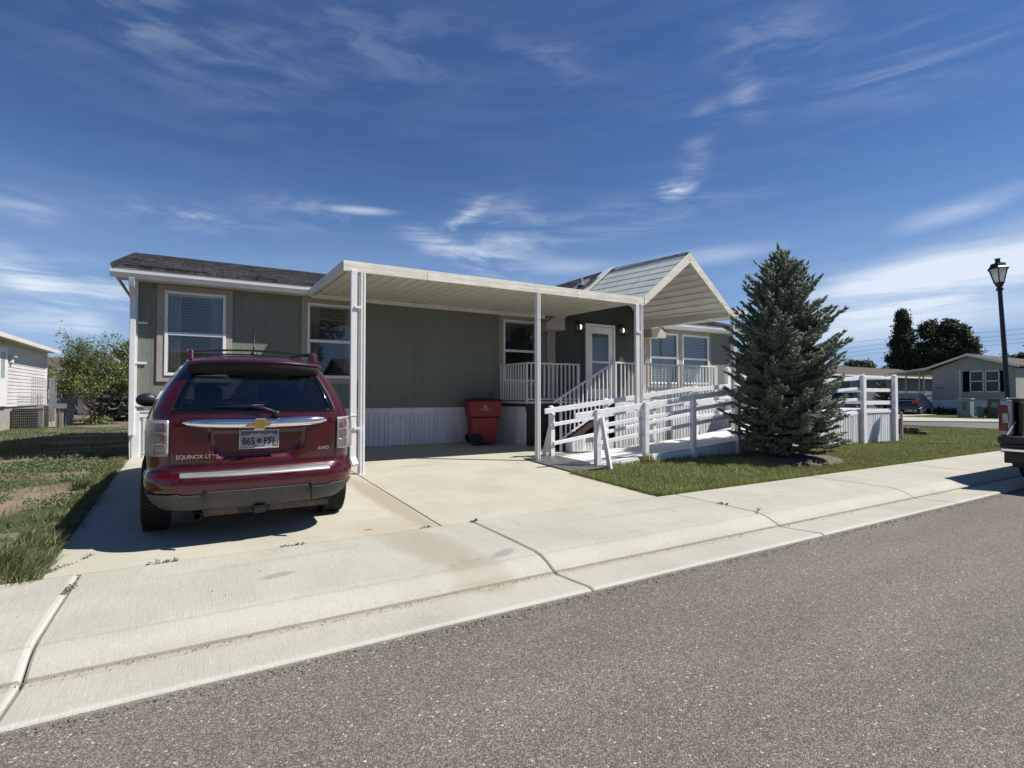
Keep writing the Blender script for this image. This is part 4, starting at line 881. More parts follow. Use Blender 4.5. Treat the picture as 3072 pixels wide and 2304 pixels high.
# lamps: reflector housing, red and clear cells, clear lens on top
for sd in (1,-1):
    z0,z1=.80,1.10; ui=lambda z:sd*.685; uo=lambda z:sd*(.93 if z>.86 else .93)
    mb=MB(); patch(mb,np.linspace(z0,z1,10),ui,uo,14,.010); L=mb.build('tail_lamp',M['silver'],SUV,smooth=True,solid=.012)
    for k,(a,b,mt_) in enumerate(((1.005,1.075,'redlens'),(.91,.985,'redlens'),(.825,.89,'silver'))):
        mb=MB(); patch(mb,np.linspace(a,b,5),lambda z:sd*.70,lambda z:sd*.79,7,.020); mb.build('red_cell' if mt_=='redlens' else 'reverse_cell',M[mt_] if k<2 else pmat('reverse_reflector%d%d'%(k,sd),(.34,.34,.33),(.12,.12,.12),60,.2,metal=.6,stretch=(1,1,.05)),L,smooth=True,solid=.01)
        mb=MB()
        for q in np.linspace(.705,.785,8): patch(mb,[a+.004,b-.004],lambda z:sd*(q-.0012),lambda z:sd*(q+.0012),2,.027)
        mb.build('lamp_fluting',M['silver'],L)
    mb=MB(); 
    for (a,b,c,d) in ((z0,z0+.008,.685,.93),(z1-.008,z1,.685,.93)): patch(mb,[a,b],lambda z:sd*c,lambda z:sd*d,14,.030)
    patch(mb,np.linspace(z0,z1,8),lambda z:sd*.685,lambda z:sd*.692,2,.030); mb.build('lamp_rim',M['silver'],L)
    mb=MB(); patch(mb,np.linspace(z0,z1,8),ui,uo,14,.032); mb.build('lens',M['lens'],L,smooth=True)
# handle bar, emblem, plate, badges, strip
hy=.118
mb=MB(); n=40; rows=[]
for (dz,off) in ((-.050,.0),(-.042,.030),(-.008,.046),(.026,.042),(.044,.024),(.048,.0)):
    row=[]
    for i in range(n+1):
        x=-.585+1.17*i/n; tp=max(0.04,(1-(abs(x)/.59)**7)**.6)*(1-.22*(abs(x)/.59)**2)
        p=pr(abs(x),1.065,1 if x>=0 else -1,0,rec=False); row.append((p[0],p[1]-off*tp,1.068+dz*tp-.012*(1-(x/.59)**2)+.010))
    rows.append(row)
mb.grid(rows); hb=mb.build('chrome_handle_bar',M['chrome'],SUV,smooth=True)
def bow(mb,cx,z,w,h,y,t):
    sl=.045*w/.2
    pts=[(-w/2+sl,h*.22),(-w*.19,h*.22),(-w*.16,h/2),(w*.19,h/2),(w*.17,h*.22),(w/2,h*.22),(w/2-sl,-h*.24),(w*.16,-h*.24),(w*.13,-h/2),(-w*.22,-h/2),(-w*.19,-h*.24),(-w/2,-h*.24)]
    mb.poly([(cx+a,y,z+b) for a,b in pts],(0,-t,0))
mb=MB(); bow(mb,0,1.060,.245,.108,.073,.014); em=mb.build('emblem_border',M['chrome'],SUV,bevel=.003)
mb=MB(); bow(mb,0,1.060,.215,.080,.059,.006); mb.build('emblem',M['gold'],em,bevel=.002)
def text(name,s,size,loc,mat,par,rot=(PI/2,0,0),ext=.002,align='LEFT',sx=1,bold=0,shear=0):
    cu=bpy.data.curves.new(name,'FONT'); cu.body=s; cu.size=size; cu.extrude=ext; cu.align_x=align; cu.offset=bold; cu.shear=shear
    o=bpy.data.objects.new('tmp',cu); COL.objects.link(o); dg=bpy.context.evaluated_depsgraph_get(); me=bpy.data.meshes.new_from_object(o.evaluated_get(dg)); bpy.data.objects.remove(o)
    Mx=Matrix.Translation(Vector(loc)-ORG[par])@Euler(rot).to_matrix().to_4x4()@Matrix.Diagonal((sx,1,1,1)); me.transform(Mx); me.materials.clear(); me.materials.append(mat)
    t=link(name,me,par); KIDS.setdefault(par,[]).append(t); return t
mb=MB(); mb.box(-.158,.158,.142,.150,.842,1.000); pl=mb.build('licence_plate',pmat('plate_face',(.40,.42,.44),(.34,.36,.39),30,.45),SUV,bevel=.012)
M['plateblue']=pmat('plate_blue',(.06,.11,.19),(.09,.14,.22),20,.5); M['ink']=pmat('black_ink',(.01,.01,.012),None,5,.6)
mb=MB(); mb.poly([(-.148,.1412,.992),(-.148,.1412,.952),(-.10,.1412,.957),(-.06,.1412,.972),(-.03,.1412,.966),(.0,.1412,.975),(.05,.1412,.962),(.09,.1412,.968),(.148,.1412,.955),(.148,.1412,.992)],(0,-.001,0)); mb.build('plate_sky',M['plateblue'],pl)
text('plate_number','865',.088,(-.138,.140,.873),M['ink'],pl,sx=.80,bold=.001); text('plate_number','PFI',.088,(.035,.140,.873),M['ink'],pl,sx=.86,bold=.001)
mb=MB(); mb.lathe([(0,0),(.022,0),(.022,-.001)],(0,.1405,.905),axis='y',n=10); mb.build('plate_seal',M['greyplastic'],pl)
mb=MB(); 
for k in range(9): mb.box(-.045+k*.0105,-.038+k*.0105,.1395,.141,.856,.863)
mb.build('plate_motto',M['ink'],pl)
mb=MB(); mb.box(.112,.146,.1395,.141,.852,.873); mb.build('plate_sticker',M['gold'],pl)
mb=MB()
for (a,b,c,d) in ((-.162,.162,.836,.846),(-.162,.162,.996,1.006),(-.162,-.152,.84,1.0),(.152,.162,.84,1.0)): mb.box(a,b,.136,.144,c,d)
mb.build('plate_frame',M['silver'],pl,bevel=.003)
yb=pr(.5,.80,1,0)[1]
text('badge','EQUINOX LT',.047,(-.63,yb-.004+.012,.772),M['chrome'],SUV,sx=.93,ext=.004,rot=(PI/2,0,math.radians(-7)),bold=.001)
text('badge','AWD',.040,(.50,yb-.008,.800),M['chrome'],SUV,sx=1.1,ext=.004,rot=(PI/2,0,math.radians(8)),shear=.2,bold=.001)
mb=MB(); 
mb.grid([[(x,.02+.045*(x/.6)**2,.634) for x in np.linspace(-.60,.60,20)],[(x,.03+.045*(x/.6)**2,.646) for x in np.linspace(-.60,.60,20)],[(x,.085+.045*(x/.6)**2,.660) for x in np.linspace(-.60,.60,20)]])
mb.grid([[(x,.012+.045*(x/.6)**2,.605) for x in np.linspace(-.59,.59,20)],[(x,.02+.045*(x/.6)**2,.634) for x in np.linspace(-.60,.60,20)]])
mb.build('bumper_step_strip',M['scuff'],SUV,smooth=True)
# grey lower bumper with stepped top edge
mb=MB()
def zt(u):
    a=abs(u)
    return .500 if a<.42 else (.475 if a<.60 else .49)
us=[u for u in np.linspace(-1.28,1.28,97)]
rows=[]
for k in range(6):
    row=[]
    for u in us:
        zz=.335+(zt(u)-.335)*k/5
        if abs(u)>1.0: zz=.335+(zt(u)-.335)*k/5
        row.append(pr(abs(u),zz,1 if u>=0 else -1,.014,rec=False))
    rows.append(row)
rows.append([pr(abs(u),zt(u)+.004,1 if u>=0 else -1,-.004,rec=False) for u in us])
mb.grid(rows); mb.build('lower_bumper',M['greyplastic'],SUV,autosm=35)
for sd in (1,-1): mb=MB(); mb.box(sd*.43-.004,sd*.43+.004,.004,.05,.34,.50); mb.build('bumper_seam',M['black'],SUV)
# wiper, antenna, rack, mirrors
mb=MB(); a=pr(.13,1.19,1,.05); mb.tube([(.135,.10,1.145),(.13,.075,1.160),(.02,.10,1.205),(-.09,.105,1.220)],[.017,.013,.008,.006],8); mb.tube([(-.36,.155,1.208),(-.10,.118,1.220),(.03,.105,1.225)],.0075,6); mb.lathe([(0,-.035),(.026,-.03),(.03,0)],(.135,.12,1.145),axis='y',n=12)
mb.build('rear_wiper',M['black'],SUV,smooth=True)
mb=MB(); mb.lathe([(.03,0),(.028,.015),(.012,.03),(0,.032)],(-.01,.60,1.69),n=12); mb.tube([(-.01,.60,1.71),(-.005,.66,1.78),(.005,.74,1.93)],[.010,.009,.008],6); mb.build('antenna',M['black'],SUV,smooth=True)
for sd in (1,-1):
    mb=MB(); x=.56*sd
    mb.poly([(x,.48,1.62),(x,.52,1.705),(x,.60,1.728),(x,.74,1.722),(x,.80,1.63)],(-sd*.05,0,0)); mb.build('rack_foot',M['redpaint'],SUV,bevel=.012); mb=MB(); mb.poly([(x,2.55,1.62),(x,2.6,1.72),(x,2.8,1.715),(x,3.0,1.60)],(-sd*.05,0,0)); mb.build('rack_foot',M['redpaint'],SUV,bevel=.012)
    mb=MB(); mb.tube([(x-sd*.025,.70,1.715),(x-sd*.025,1.6,1.735),(x-sd*.025,2.65,1.71)],.017,8); mb.build('roof_rail',M['black'],SUV,smooth=True)
for y in (1.0,2.1):
    mb=MB(); pts=[(x,y,1.712+.035*(1-(x/.54)**2)) for x in np.linspace(-.54,.54,13)]; 
    for p,q in zip(pts[:-1],pts[1:]): mb.beam(p,q,.05,.018)
    mb.build('crossbar',M['black'],SUV)
for sd in (1,-1):
    mb=MB(); c=Vector((sd*.99,3.02,1.17)); rows=[]
    for i in range(9):
        t=i/8*PI-PI/2; rows.append([(c.x+.125*math.cos(t)*math.cos(a)*(1 if math.cos(a)*sd>0 else .9),c.y+.06*math.sin(t),c.z+.085*math.cos(t)*math.sin(a)) for a in np.linspace(0,2*PI,17)])
    mb.grid(rows); mb.box(*sorted((sd*.84,sd*.93)),2.99,3.05,1.10,1.15); mb.build('door_mirror',M['black'],SUV,smooth=True)
# wheels
for sd in (1,-1):
    for wy in wheelY:
        x1=sd*.905; x0=sd*.675; cx=(x0+x1)/2; hw=.115; R=.345; RZ_=R+.033
        mb=MB(); mb.lathe([(R-.12,-hw*.9),(R-.05,-hw),(R-.016,-hw*.92),(R-.002,-hw*.72),(R,-hw*.3),(R,hw*.3),(R-.002,hw*.72),(R-.016,hw*.92),(R-.05,hw),(R-.12,hw*.9)],(cx,wy,RZ_),axis='x',n=56)
        W_=mb.build('wheel',M['rubber'],SUV,autosm=35)
        mb=MB()
        for i in range(64):
            a=i/64*2*PI; 
            for (xa,xb,sh) in ((-.10,-.055,.03),(-.045,-.005,-.02),(.005,.045,.02),(.055,.10,-.03)):
                c1=Vector((cx+xa,wy+(R+.002)*math.cos(a),RZ_+(R+.002)*math.sin(a))); c2=Vector((cx+xb,wy+(R+.002)*math.cos(a+sh),RZ_+(R+.002)*math.sin(a+sh)))
                mb.beam(c1,c2,.019,.016,up=(0,math.cos(a),math.sin(a)))
        mb.build('tread',M['rubber'],W_)
        mb=MB(); mb.lathe([(.0,sd*.06),(.05,sd*.07),(.07,sd*.05),(.20,sd*.075),(.228,sd*.10),(.236,sd*.06)],(cx,wy,RZ_),axis='x',n=30); 
        mb.build('rim',M['alloy'],W_,smooth=True)
# underside, exhaust, hitch, seats
mb=MB(); mb.box(-.64,.64,.30,4.5,.30,.34); mb.box(-.6,.6,.85,1.05,.22,.34); mb.build('underbody',M['interior'],SUV)
mb=MB(); mb.beam((-.42,.24,.285),(.62,.24,.285),.05,.055); mb.build('hitch_bar',pmat('rusty_steel',(.22,.17,.12),(.12,.09,.065),14,.7,metal=.3),SUV)
mb=MB(); mb.box(-.04,.05,.07,.26,.275,.345); mb.box(-.15,.10,.16,.2,.27,.33); mb.build('hitch_receiver',M['black'],SUV,bevel=.004)
mb=MB(); mb.tube([(-.47,.45,.29),(-.47,.22,.285),(-.47,.15,.28)],.033,14,cap=False); mb.build('exhaust_pipe',M['darkmetal'],SUV,solid=.004,smooth=True)
mb=MB(); mb.box(-.66,.66,.34,.80,.45,.95); mb.box(-.72,.72,3.2,3.6,.8,1.12); mb.build('cabin_trim',M['interior'],SUV)
for x in (-.36,.36):
    for (y,zb) in ((1.45,1.12),(2.45,1.14)):
        mb=MB(); mb.box(x-.25,x+.25,y,y+.14,.6,zb); mb.box(x-.13,x+.13,y+.02,y+.11,zb+.04,zb+.25); mb.build('seat',M['interior'],SUV,bevel=.05)
mb=MB(); mb.box(-.09,.13,3.10,3.13,1.46,1.52); mb.build('inner_mirror',M['black'],SUV,bevel=.015)

# ---------------- garbage bin ----------------
M['binred']=pmat('red_bin_plastic',(.34,.007,.014),(.28,.006,.012),3,.42,bump=.05,bscale=30)
bx,by=5.58,10.72; bz=g1(bx,10.5)+.012
BN=thing('wheeled_bin','red wheeled garbage bin with black lid beside the entry deck','bin',(bx,by,bz),local=True,rot=math.radians(-17)); BN.scale=(1.16,1.10,1.0)
def frustum(mb,w0,d0,w1,d1,z0,z1,dy=0,cx=0):
    mb.hexa([(cx-w0/2,-d0/2,z0),(cx+w0/2,-d0/2,z0),(cx+w0/2,d0/2,z0),(cx-w0/2,d0/2,z0),(cx-w1/2,-d1/2+dy,z1),(cx+w1/2,-d1/2+dy,z1),(cx+w1/2,d1/2+dy,z1),(cx-w1/2,d1/2+dy,z1)])
mb=MB(); frustum(mb,.46,.50,.54,.60,.05,.62); frustum(mb,.58,.66,.64,.70,.63,.96); frustum(mb,.54,.60,.58,.66,.62,.63)
mb.build('bin_body',M['binred'],BN,bevel=.02)
mb=MB(); frustum(mb,.68,.76,.68,.76,.94,.975); mb.box(-.34,-.30,-.42,.36,.93,.96); mb.build('rim',M['binred'],BN,bevel=.008)
mb=MB(); frustum(mb,.66,.74,.60,.66,.978,1.03,dy=.01); mb.box(-.22,.22,-.30,.30,1.03,1.045); mb.build('lid',M['black'],BN,bevel=.02)
mb=MB(); mb.tube([(-.42,-.26,.95),(-.42,.26,.95)],.018,8); mb.box(-.43,-.30,-.28,-.24,.93,.96); mb.box(-.43,-.30,.24,.28,.93,.96); mb.build('handle',M['binred'],BN)
for y in (-.27,.27):
    mb=MB(); mb.lathe([(0,-.03),(.05,-.03),(.10,-.035),(.128,-.03),(.135,-.01),(.135,.01),(.128,.03),(.10,.035),(0,.03)],(-.17,y,.135),axis='y',n=28); mb.build('bin_wheel',M['rubber'],BN,autosm=40)
M['decal']=pmat('white_decal',(.62,.60,.60),(.55,.54,.54),20,.6)
mb=MB(); y=-.352
mb.add([(-.0,y,.90),(-.045,y,.81),(.045,y,.81),(0,y,.872),(-.022,y,.822),(.022,y,.822)],[(0,1,4,3),(0,3,5,2)]); mb.box(-.018,-.008,y-.001,y,.81,.85); mb.box(.008,.018,y-.001,y,.81,.85); mb.box(-.018,.018,y-.001,y,.845,.852)
for k in range(22): mb.box(-.11+k*.0105,-.103+k*.0105,y-.001,y,.788,.799)
for k in range(9): mb.box(-.05+k*.0115,-.042+k*.0115,y-.001,y,.765,.776)
mb.build('decal',M['decal'],BN)

# ---------------- pickup truck at the right edge, facing +x, tailgate down ----------------
M['whitepaint']=pmat('pickup_paint_silver',(.52,.53,.55),(.47,.48,.50),3,.3,metal=.25,coat=.9)
TR=thing('pickup_truck','silver and black pickup truck parked at the kerb with tailgate folded down','pickup truck',(10.98,2.32,-.10),local=True)
# local: x forward from rear face of bed, y to the left (towards houses), z up
hw=.99
mb=MB()
sec=[(-hw+.10,.52),(-hw+.02,.62),(-hw,.85),(-hw,1.18),(-hw+.03,1.34),(-hw+.10,1.36)]
side=[(y,z) for y,z in sec]
for sg in (1,-1):
    mb=MB()
    n0=20; rows=[]
    for i in range(46):
        x=i*2.0/45; row=[]
        for (y,z) in side:
            yy=-sg*y; 
            if math.hypot(x-1.02,z-.42)<.50: z=max(z,.42+math.sqrt(max(0,.25-(x-1.02)**2)))
            row.append((x,yy,z))
        rows.append(row)
    mb.grid(rows); mb.build('bed_side',M['whitepaint'],TR,solid=.02,autosm=40)
mb=MB(); 
for sg in (1,-1): mb.box(.02,1.98,*sorted((sg*(hw-.24),sg*(hw-.10))),1.30,1.365); mb.box(.03,1.98,*sorted((sg*(hw-.26),sg*(hw-.22))),.78,1.30)
mb.box(.02,2.0,-.76,.76,.74,.78); mb.build('bed_liner',M['black'],TR,bevel=.01)
for sg in (1,-1):
    mb=MB(); mb.box(-.02,.10,*sorted((sg*(hw-.16),sg*(hw-.005))),.78,1.34); mb.build('bed_corner',M['whitepaint'],TR,bevel=.03)
    mb=MB(); a,b=sorted((sg*(hw-.115),sg*(hw+.008))); mb.box(-.04,.12,a,b,.84,1.26); L=mb.build('tail_lamp',M['redlens'],TR,bevel=.03)
    mb=MB(); a,b=sorted((sg*(hw-.125),sg*(hw-.05))); mb.box(-.05,-.03,a,b,.98,1.13); mb.build('reverse_lens',M['silver'],L,bevel=.008)
    mb=MB(); mb.tube([(.02,sg*(hw-.19),1.0),(-.28,sg*(hw-.17),.80)],.008,6); mb.build('tailgate_strap',pmat('pale_strap%d'%sg,(.5,.48,.40),None,6,.7),TR)
mb=MB(); mb.box(-.52,.0,-.86,.86,.70,.775); mb.box(-.525,-.515,-.86,.86,.69,.79); mb.build('tailgate',M['black'],TR,bevel=.012)
mb=MB(); mb.box(-.20,.06,-.93,.94,.53,.60); mb.build('rear_bumper',M['chrome'],TR,bevel=.02)
mb=MB(); mb.box(-.18,.02,-.93,.94,.60,.66); mb.box(-.15,.1,-.9,.9,.36,.53); mb.build('bumper_step',M['black'],TR,bevel=.01)
mb=MB() # cab
cs=[(2.0,.6,1.42,.99,.80),(2.06,.6,1.95,.99,.74),(3.9,.6,2.0,.99,.74),(4.5,.6,1.30,.99,.80),(5.7,.6,1.16,.97,.85)]
for (xa,za,zb,wa,wb),(xc,zc_,zd,wc,wd) in zip(cs[:-1],cs[1:]):
    for sg in (1,-1): mb.quad((xa,sg*wa,za),(xc,sg*wc,zc_),(xc,sg*wc,min(zd,1.28)),(xa,sg*wa,min(zb,1.28))); mb.quad((xa,sg*wa,min(zb,1.28)),(xc,sg*wc,min(zd,1.28)),(xc,sg*wd,zd),(xa,sg*wb,zb))
    mb.quad((xa,wb,zb),(xa,-wb,zb),(xc,-wd,zd),(xc,wd,zd))
mb.add([(2.0,-.99,.6),(2.0,.99,.6),(2.0,.99,1.28),(2.0,.80,1.42),(2.0,-.80,1.42),(2.0,-.99,1.28)],[(0,1,2,3,4,5)]); mb.add([(5.7,-.97,.5),(5.7,.97,.5),(5.7,.85,1.16),(5.7,-.85,1.16)],[(0,1,2,3)])
mb.build('cab',M['whitepaint'],TR,autosm=30)
mb=MB(); mb.quad((2.045,-.70,1.48),(2.045,.70,1.48),(2.05,.66,1.86),(2.05,-.66,1.86)); mb.build('rear_window',M['black'],TR)
mb=MB(); mb.box(.1,5.6,-.45,.45,.40,.60); mb.tube([(.55,-.6,.45),(.0,-.6,.42)],.04,10); mb.build('frame',M['black'],TR)
for sg in (1,-1):
    for x in (1.02,4.55):
        mb=MB(); R=.40; hw_=.14; mb.lathe([(R-.15,-hw_*.9),(R-.05,-hw_),(R-.012,-hw_*.85),(R,-hw_*.4),(R,hw_*.4),(R-.012,hw_*.85),(R-.05,hw_),(R-.15,hw_*.9)],(x,sg*.84,R),axis='y',n=48); w_=mb.build('wheel',M['rubber'],TR,autosm=35)
        mb=MB(); mb.lathe([(0,sg*.05),(.06,sg*.06),(.24,sg*.08),(.26,sg*.11)],(x,sg*.84,R),axis='y',n=30); mb.build('rim',M['alloy'],w_,smooth=True)
        if x<2: mb=MB(); mb.box(x-.52,x-.48,*sorted((sg*.70,sg*.99)),.24,.62); mb.build('mud_flap',M['black'],TR)
# ---------------- vegetation helpers ----------------
def rot_to(d):
    d=np.asarray(d,float); d/=np.linalg.norm(d); t=np.array([0,0,1.]) if abs(d[2])<.95 else np.array([1.,0,0]); u=np.cross(d,t); u/=np.linalg.norm(u); return d,u,np.cross(d,u)
M['needle']=pmat('blue_spruce_needles',(.33,.38,.275),(.12,.16,.115),2.2,.6,island=.5,spec=.25,trans=.12)
M['newneedle']=pmat('young_spruce_needles',(.125,.165,.115),(.08,.115,.085),3,.6,island=.5,spec=.25)
M['bark']=pmat('bark',(.11,.085,.065),(.06,.045,.035),9,.95,bump=.6,bscale=40,stretch=(1,1,.25))
def norm(a): return a/np.maximum(np.linalg.norm(a,axis=-1,keepdims=True),1e-9)
def shoots(P,D,L,R,nn=26,rs=NR):
    """bottle-brush shoots; P base, D dir, L length, R needle length; returns verts, tris"""
    P=np.asarray(P);D=norm(np.asarray(D));L=np.asarray(L);m=len(P)
    t=np.where(np.abs(D[:,2:3])<.9,np.array([[0,0,1.]]),np.array([[1.,0,0]])); U=norm(np.cross(D,t)); Wv=np.cross(D,U)
    s=rs.rand(m,nn)**.8*1.0+.02; a=rs.rand(m,nn)*2*PI
    base=P[:,None,:]+D[:,None,:]*(s*L[:,None])[...,None]
    rad=U[:,None,:]*np.cos(a)[...,None]+Wv[:,None,:]*np.sin(a)[...,None]
    rad=rad+np.array([0,0,.12]); tip=base+(rad*.95+D[:,None,:]*.42)*(R*(.8+.4*rs.rand(m,nn)))[...,None]
    sd=np.cross(rad,D[:,None,:])*.0048
    V=np.stack([base-sd,base+sd,tip],2).reshape(-1,3); F=np.arange(len(V)).reshape(-1,3)
    # core prism
    k=3; ang=np.arange(k)*2*PI/k; rc=.55*R
    c0=P[:,None,:]+(U[:,None,:]*np.cos(ang)[None,:,None]+Wv[:,None,:]*np.sin(ang)[None,:,None])*rc
    c1=P[:,None,:]+D[:,None,:]*(L*.55)[:,None,None]+(U[:,None,:]*np.cos(ang)[None,:,None]+Wv[:,None,:]*np.sin(ang)[None,:,None])*rc*1.25
    c2=(P+D*(L*1.06)[:,None])[:,None,:]
    C=np.concatenate([c0,c1,c2],1); b=len(V)+np.arange(m)[:,None]*7
    fs=[]
    for i in range(k):
        j=(i+1)%k; fs+= [np.stack([b[:,0]+i,b[:,0]+j,b[:,0]+k+j],1),np.stack([b[:,0]+i,b[:,0]+k+j,b[:,0]+k+i],1),np.stack([b[:,0]+k+i,b[:,0]+k+j,b[:,0]+2*k],1)]
    return np.concatenate([V,C.reshape(-1,3)]),np.concatenate([F]+fs)
def spruce(name,label,c,H_,Rm,seed,nw=30,parent_group=None,z0=.12,needle=None,nn=24,dens=1.0,sh=.028,env_t=(.55,.75,.95,1,.86,.70,.52,.38,.22,.05),lean=0):
    rs=np.random.RandomState(seed); T=thing(name,label,'tree',c)
    zg=c[2]; mb=MB(); mb.tube([(c[0],c[1],zg-.05),(c[0]+lean*.5,c[1],zg+H_*.5),(c[0]+lean,c[1],zg+H_)],[.10*H_/4.2,.06*H_/4.2,.012],10); mb.build('trunk',M['bark'],T,smooth=True)
    P=[];D=[];L=[];br=MB()
    for w in range(nw):
        f=(w/(nw-1))**.93; h=z0+(H_-.28-z0)*f
        hr=(h+.15)/H_
        env=float(np.interp(hr,[0,.06,.13,.24,.44,.60,.74,.83,.91,1],env_t))*(1+.06*math.sin(w*2.3+seed))
        nb=int((9 if f<.6 else 7)*dens+ (1 if w%2 else 0))
        a0=rs.rand()*6.28
        for b in range(nb):
            a=a0+b*2*PI/nb+rs.randn()*.13; R=Rm*env*(.80+.34*rs.rand())
            R=max(R,.10); pitch=math.radians(2+48*f**1.1+rs.randn()*7)
            d=np.array([math.cos(a)*math.cos(pitch),math.sin(a)*math.cos(pitch),math.sin(pitch)])
            base=np.array([c[0]+lean*h/H_,c[1],zg+h]); sag=.16*R*(1-f)
            pt=lambda t: base+d*R*t+np.array([0,0,-sag*math.sin(t*2.6)+.10*R*t*t])
            if f<.9: br.tube([tuple(pt(0)),tuple(pt(.5)),tuple(pt(.95))],[.016,.010,.004],4,cap=False)
            _,u,v=rot_to(d)
            n=max(3,int(R/.062)); 
            for i in range(n+1):
                t=(i+rs.rand()*.5)/(n+.5); t=min(t,1)
                if t<.22: continue
                tl=(1-t)*.42*R+.06
                for sgn in ((1,-1) if i<n else (1,)):
                    q=u*sgn; q=q if abs(q[2])<.5 else v*sgn
                    dd=norm(d*.75+q*(.85 if i<n else .0)+np.array([0,0,.12+rs.randn()*.12]))
                    p0=pt(t)+rs.randn(3)*.008; m=max(1,int(tl/.10))
                    for j in range(m):
                        tt=j*.095
                        ln=.085+.035*rs.rand(); P.append(p0+dd*tt); D.append(dd+rs.randn(3)*.12+np.array([0,0,.12])); L.append(ln)
                        if m>1:
                            e=norm(dd+np.cross(dd,[0,0,1.])*(.8 if rs.rand()<.5 else -.8)+np.array([0,0,.25*rs.rand()+.05])); P.append(p0+dd*tt); D.append(e); L.append(.07+.05*rs.rand())
                    if rs.rand()<.5: P.append(p0); D.append(norm(d+np.array([0,0,.9]))+rs.randn(3)*.15); L.append(.06+.04*rs.rand())
    for i in range(6): P.append(np.array([c[0]+lean,c[1],zg+H_-.30+i*.06])); a=i*1.9; D.append(np.array([math.cos(a)*.5,math.sin(a)*.5,.9])); L.append(.11)
    P.append(np.array([c[0]+lean,c[1],zg+H_-.16])); D.append(np.array([.02,0,1])); L.append(.22)
    P=np.array(P);D=np.array(D);L=np.array(L); new=rs.rand(len(P))<.0
    V,F=shoots(P,D,L,sh,nn,rs); npmesh('crown',V,F,needle or M['needle'],T)
    br.build('branch_wood',M['bark'],T)
    return T,len(P)
tx_,ty_=10.12,6.30
T1,nsh=spruce('blue_spruce_tree','bushy blue spruce standing in front of the white ramp',(tx_,ty_,g1(tx_,ty_)),4.20,1.15,5,nw=36,lean=-.22,sh=.035,nn=34,z0=.26,env_t=(.36,.58,.84,1.0,.97,.88,.69,.50,.29,.05),dens=1.0)
print('shoots',nsh)
# soil ring and stone edging round the spruce
mb=MB(); rows=[]
for k,(r,h) in enumerate(((1.25,-.03),(1.05,.02),(.85,.07),(.5,.10),(.02,.11))):
    rows.append([(tx_+.05+r*1.05*math.cos(a)+.03*math.sin(a*5),ty_-.05+r*.72*math.sin(a),g1(tx_,ty_-.3)+h) for a in np.linspace(0,2*PI,41)])
mb.grid(rows); o=mb.build('soil_mound',pmat('mulched_soil',(.15,.125,.09),(.075,.06,.045),9,.95,bump=1,bscale=30,wear=((.30,.27,.21),18,.55,.7)),org=(tx_,ty_,.05),smooth=True); tag(o,kind='structure')

def leaves(centres,spread,n,size,rs,up=.35,flat=1.0):
    C=np.asarray(centres); k=rs.randint(0,len(C),n); P=C[k]+rs.randn(n,3)*spread
    a=norm(rs.randn(n,3)*np.array([1,1,flat])); b=norm(np.cross(a,rs.randn(n,3))); s=size*(.6+.8*rs.rand(n,1))
    V=np.stack([P-a*s,P+b*s*.45,P+a*s,P-b*s*.45],1).reshape(-1,3); return V,np.arange(4*n).reshape(-1,4)
def leafmat(name,c1,c2): return pmat(name,c1,c2,1.1,.6,island=.6,spec=.3,trans=.25)
M['elmleaf']=leafmat('yellow_green_leaves',(.28,.35,.10),(.11,.16,.045))
M['darkleaf']=leafmat('dark_green_leaves',(.15,.175,.10),(.020,.032,.016))
M['midleaf']=leafmat('mid_green_leaves',(.13,.16,.08),(.05,.07,.03))
# multi-stem young elm behind on the left
def elm():
    rs=np.random.RandomState(3); x0,y0=-4.1,32.0; z0=g1(x0,y0); T=thing('young_elm_tree','airy multi-stemmed yellow-green tree on the left lawn beside the house corner','tree',(x0,y0,z0))
    mb=MB(); tips=[];
    def limb(p,d,l,r,dep):
        p=np.array(p);d=norm(np.array(d)); pts=[p]; q=p; dd=d.copy()
        for i in range(5):
            dd=norm(dd+rs.randn(3)*.10+np.array([0,0,.02 if dep>1 else -.01])); q=q+dd*l/5; pts.append(q)
            if dep>=2: tips.append(q+rs.randn(3)*.04)
        mb.tube([tuple(a) for a in pts],list(np.linspace(r,r*.45,6)),5 if dep else 7,cap=False)
        if dep<3:
            for i in range((6,5,4)[dep]):
                t=1+rs.randint(1,5); a=rs.rand()*6.28; e=norm(dd*.7+np.array([math.cos(a),math.sin(a),.15+.3*rs.rand()])*.85); limb(pts[t],e,l*(.52+.2*rs.rand()),r*.5,dep+1)
    for k in range(6):
        a=k*1.047+.4; limb((x0+.06*math.cos(a),y0+.06*math.sin(a),z0-.03),(math.cos(a)*.48,math.sin(a)*.48,1),1.95+.45*rs.rand(),.055,0)
    mb.build('trunk',M['bark'],T)
    tips=[t_ for t_ in tips if t_[2]>z0+1.35]; V,F=leaves(tips,.085,13500,.054,rs,flat=.6); V2,F2=leaves([(x0,y0,z0+.15)],np.array([.28,.28,.15]),600,.06,rs); npmesh('crown',np.concatenate([V,V2]),np.concatenate([F,F2+len(V)]),M['elmleaf'],T)
elm()
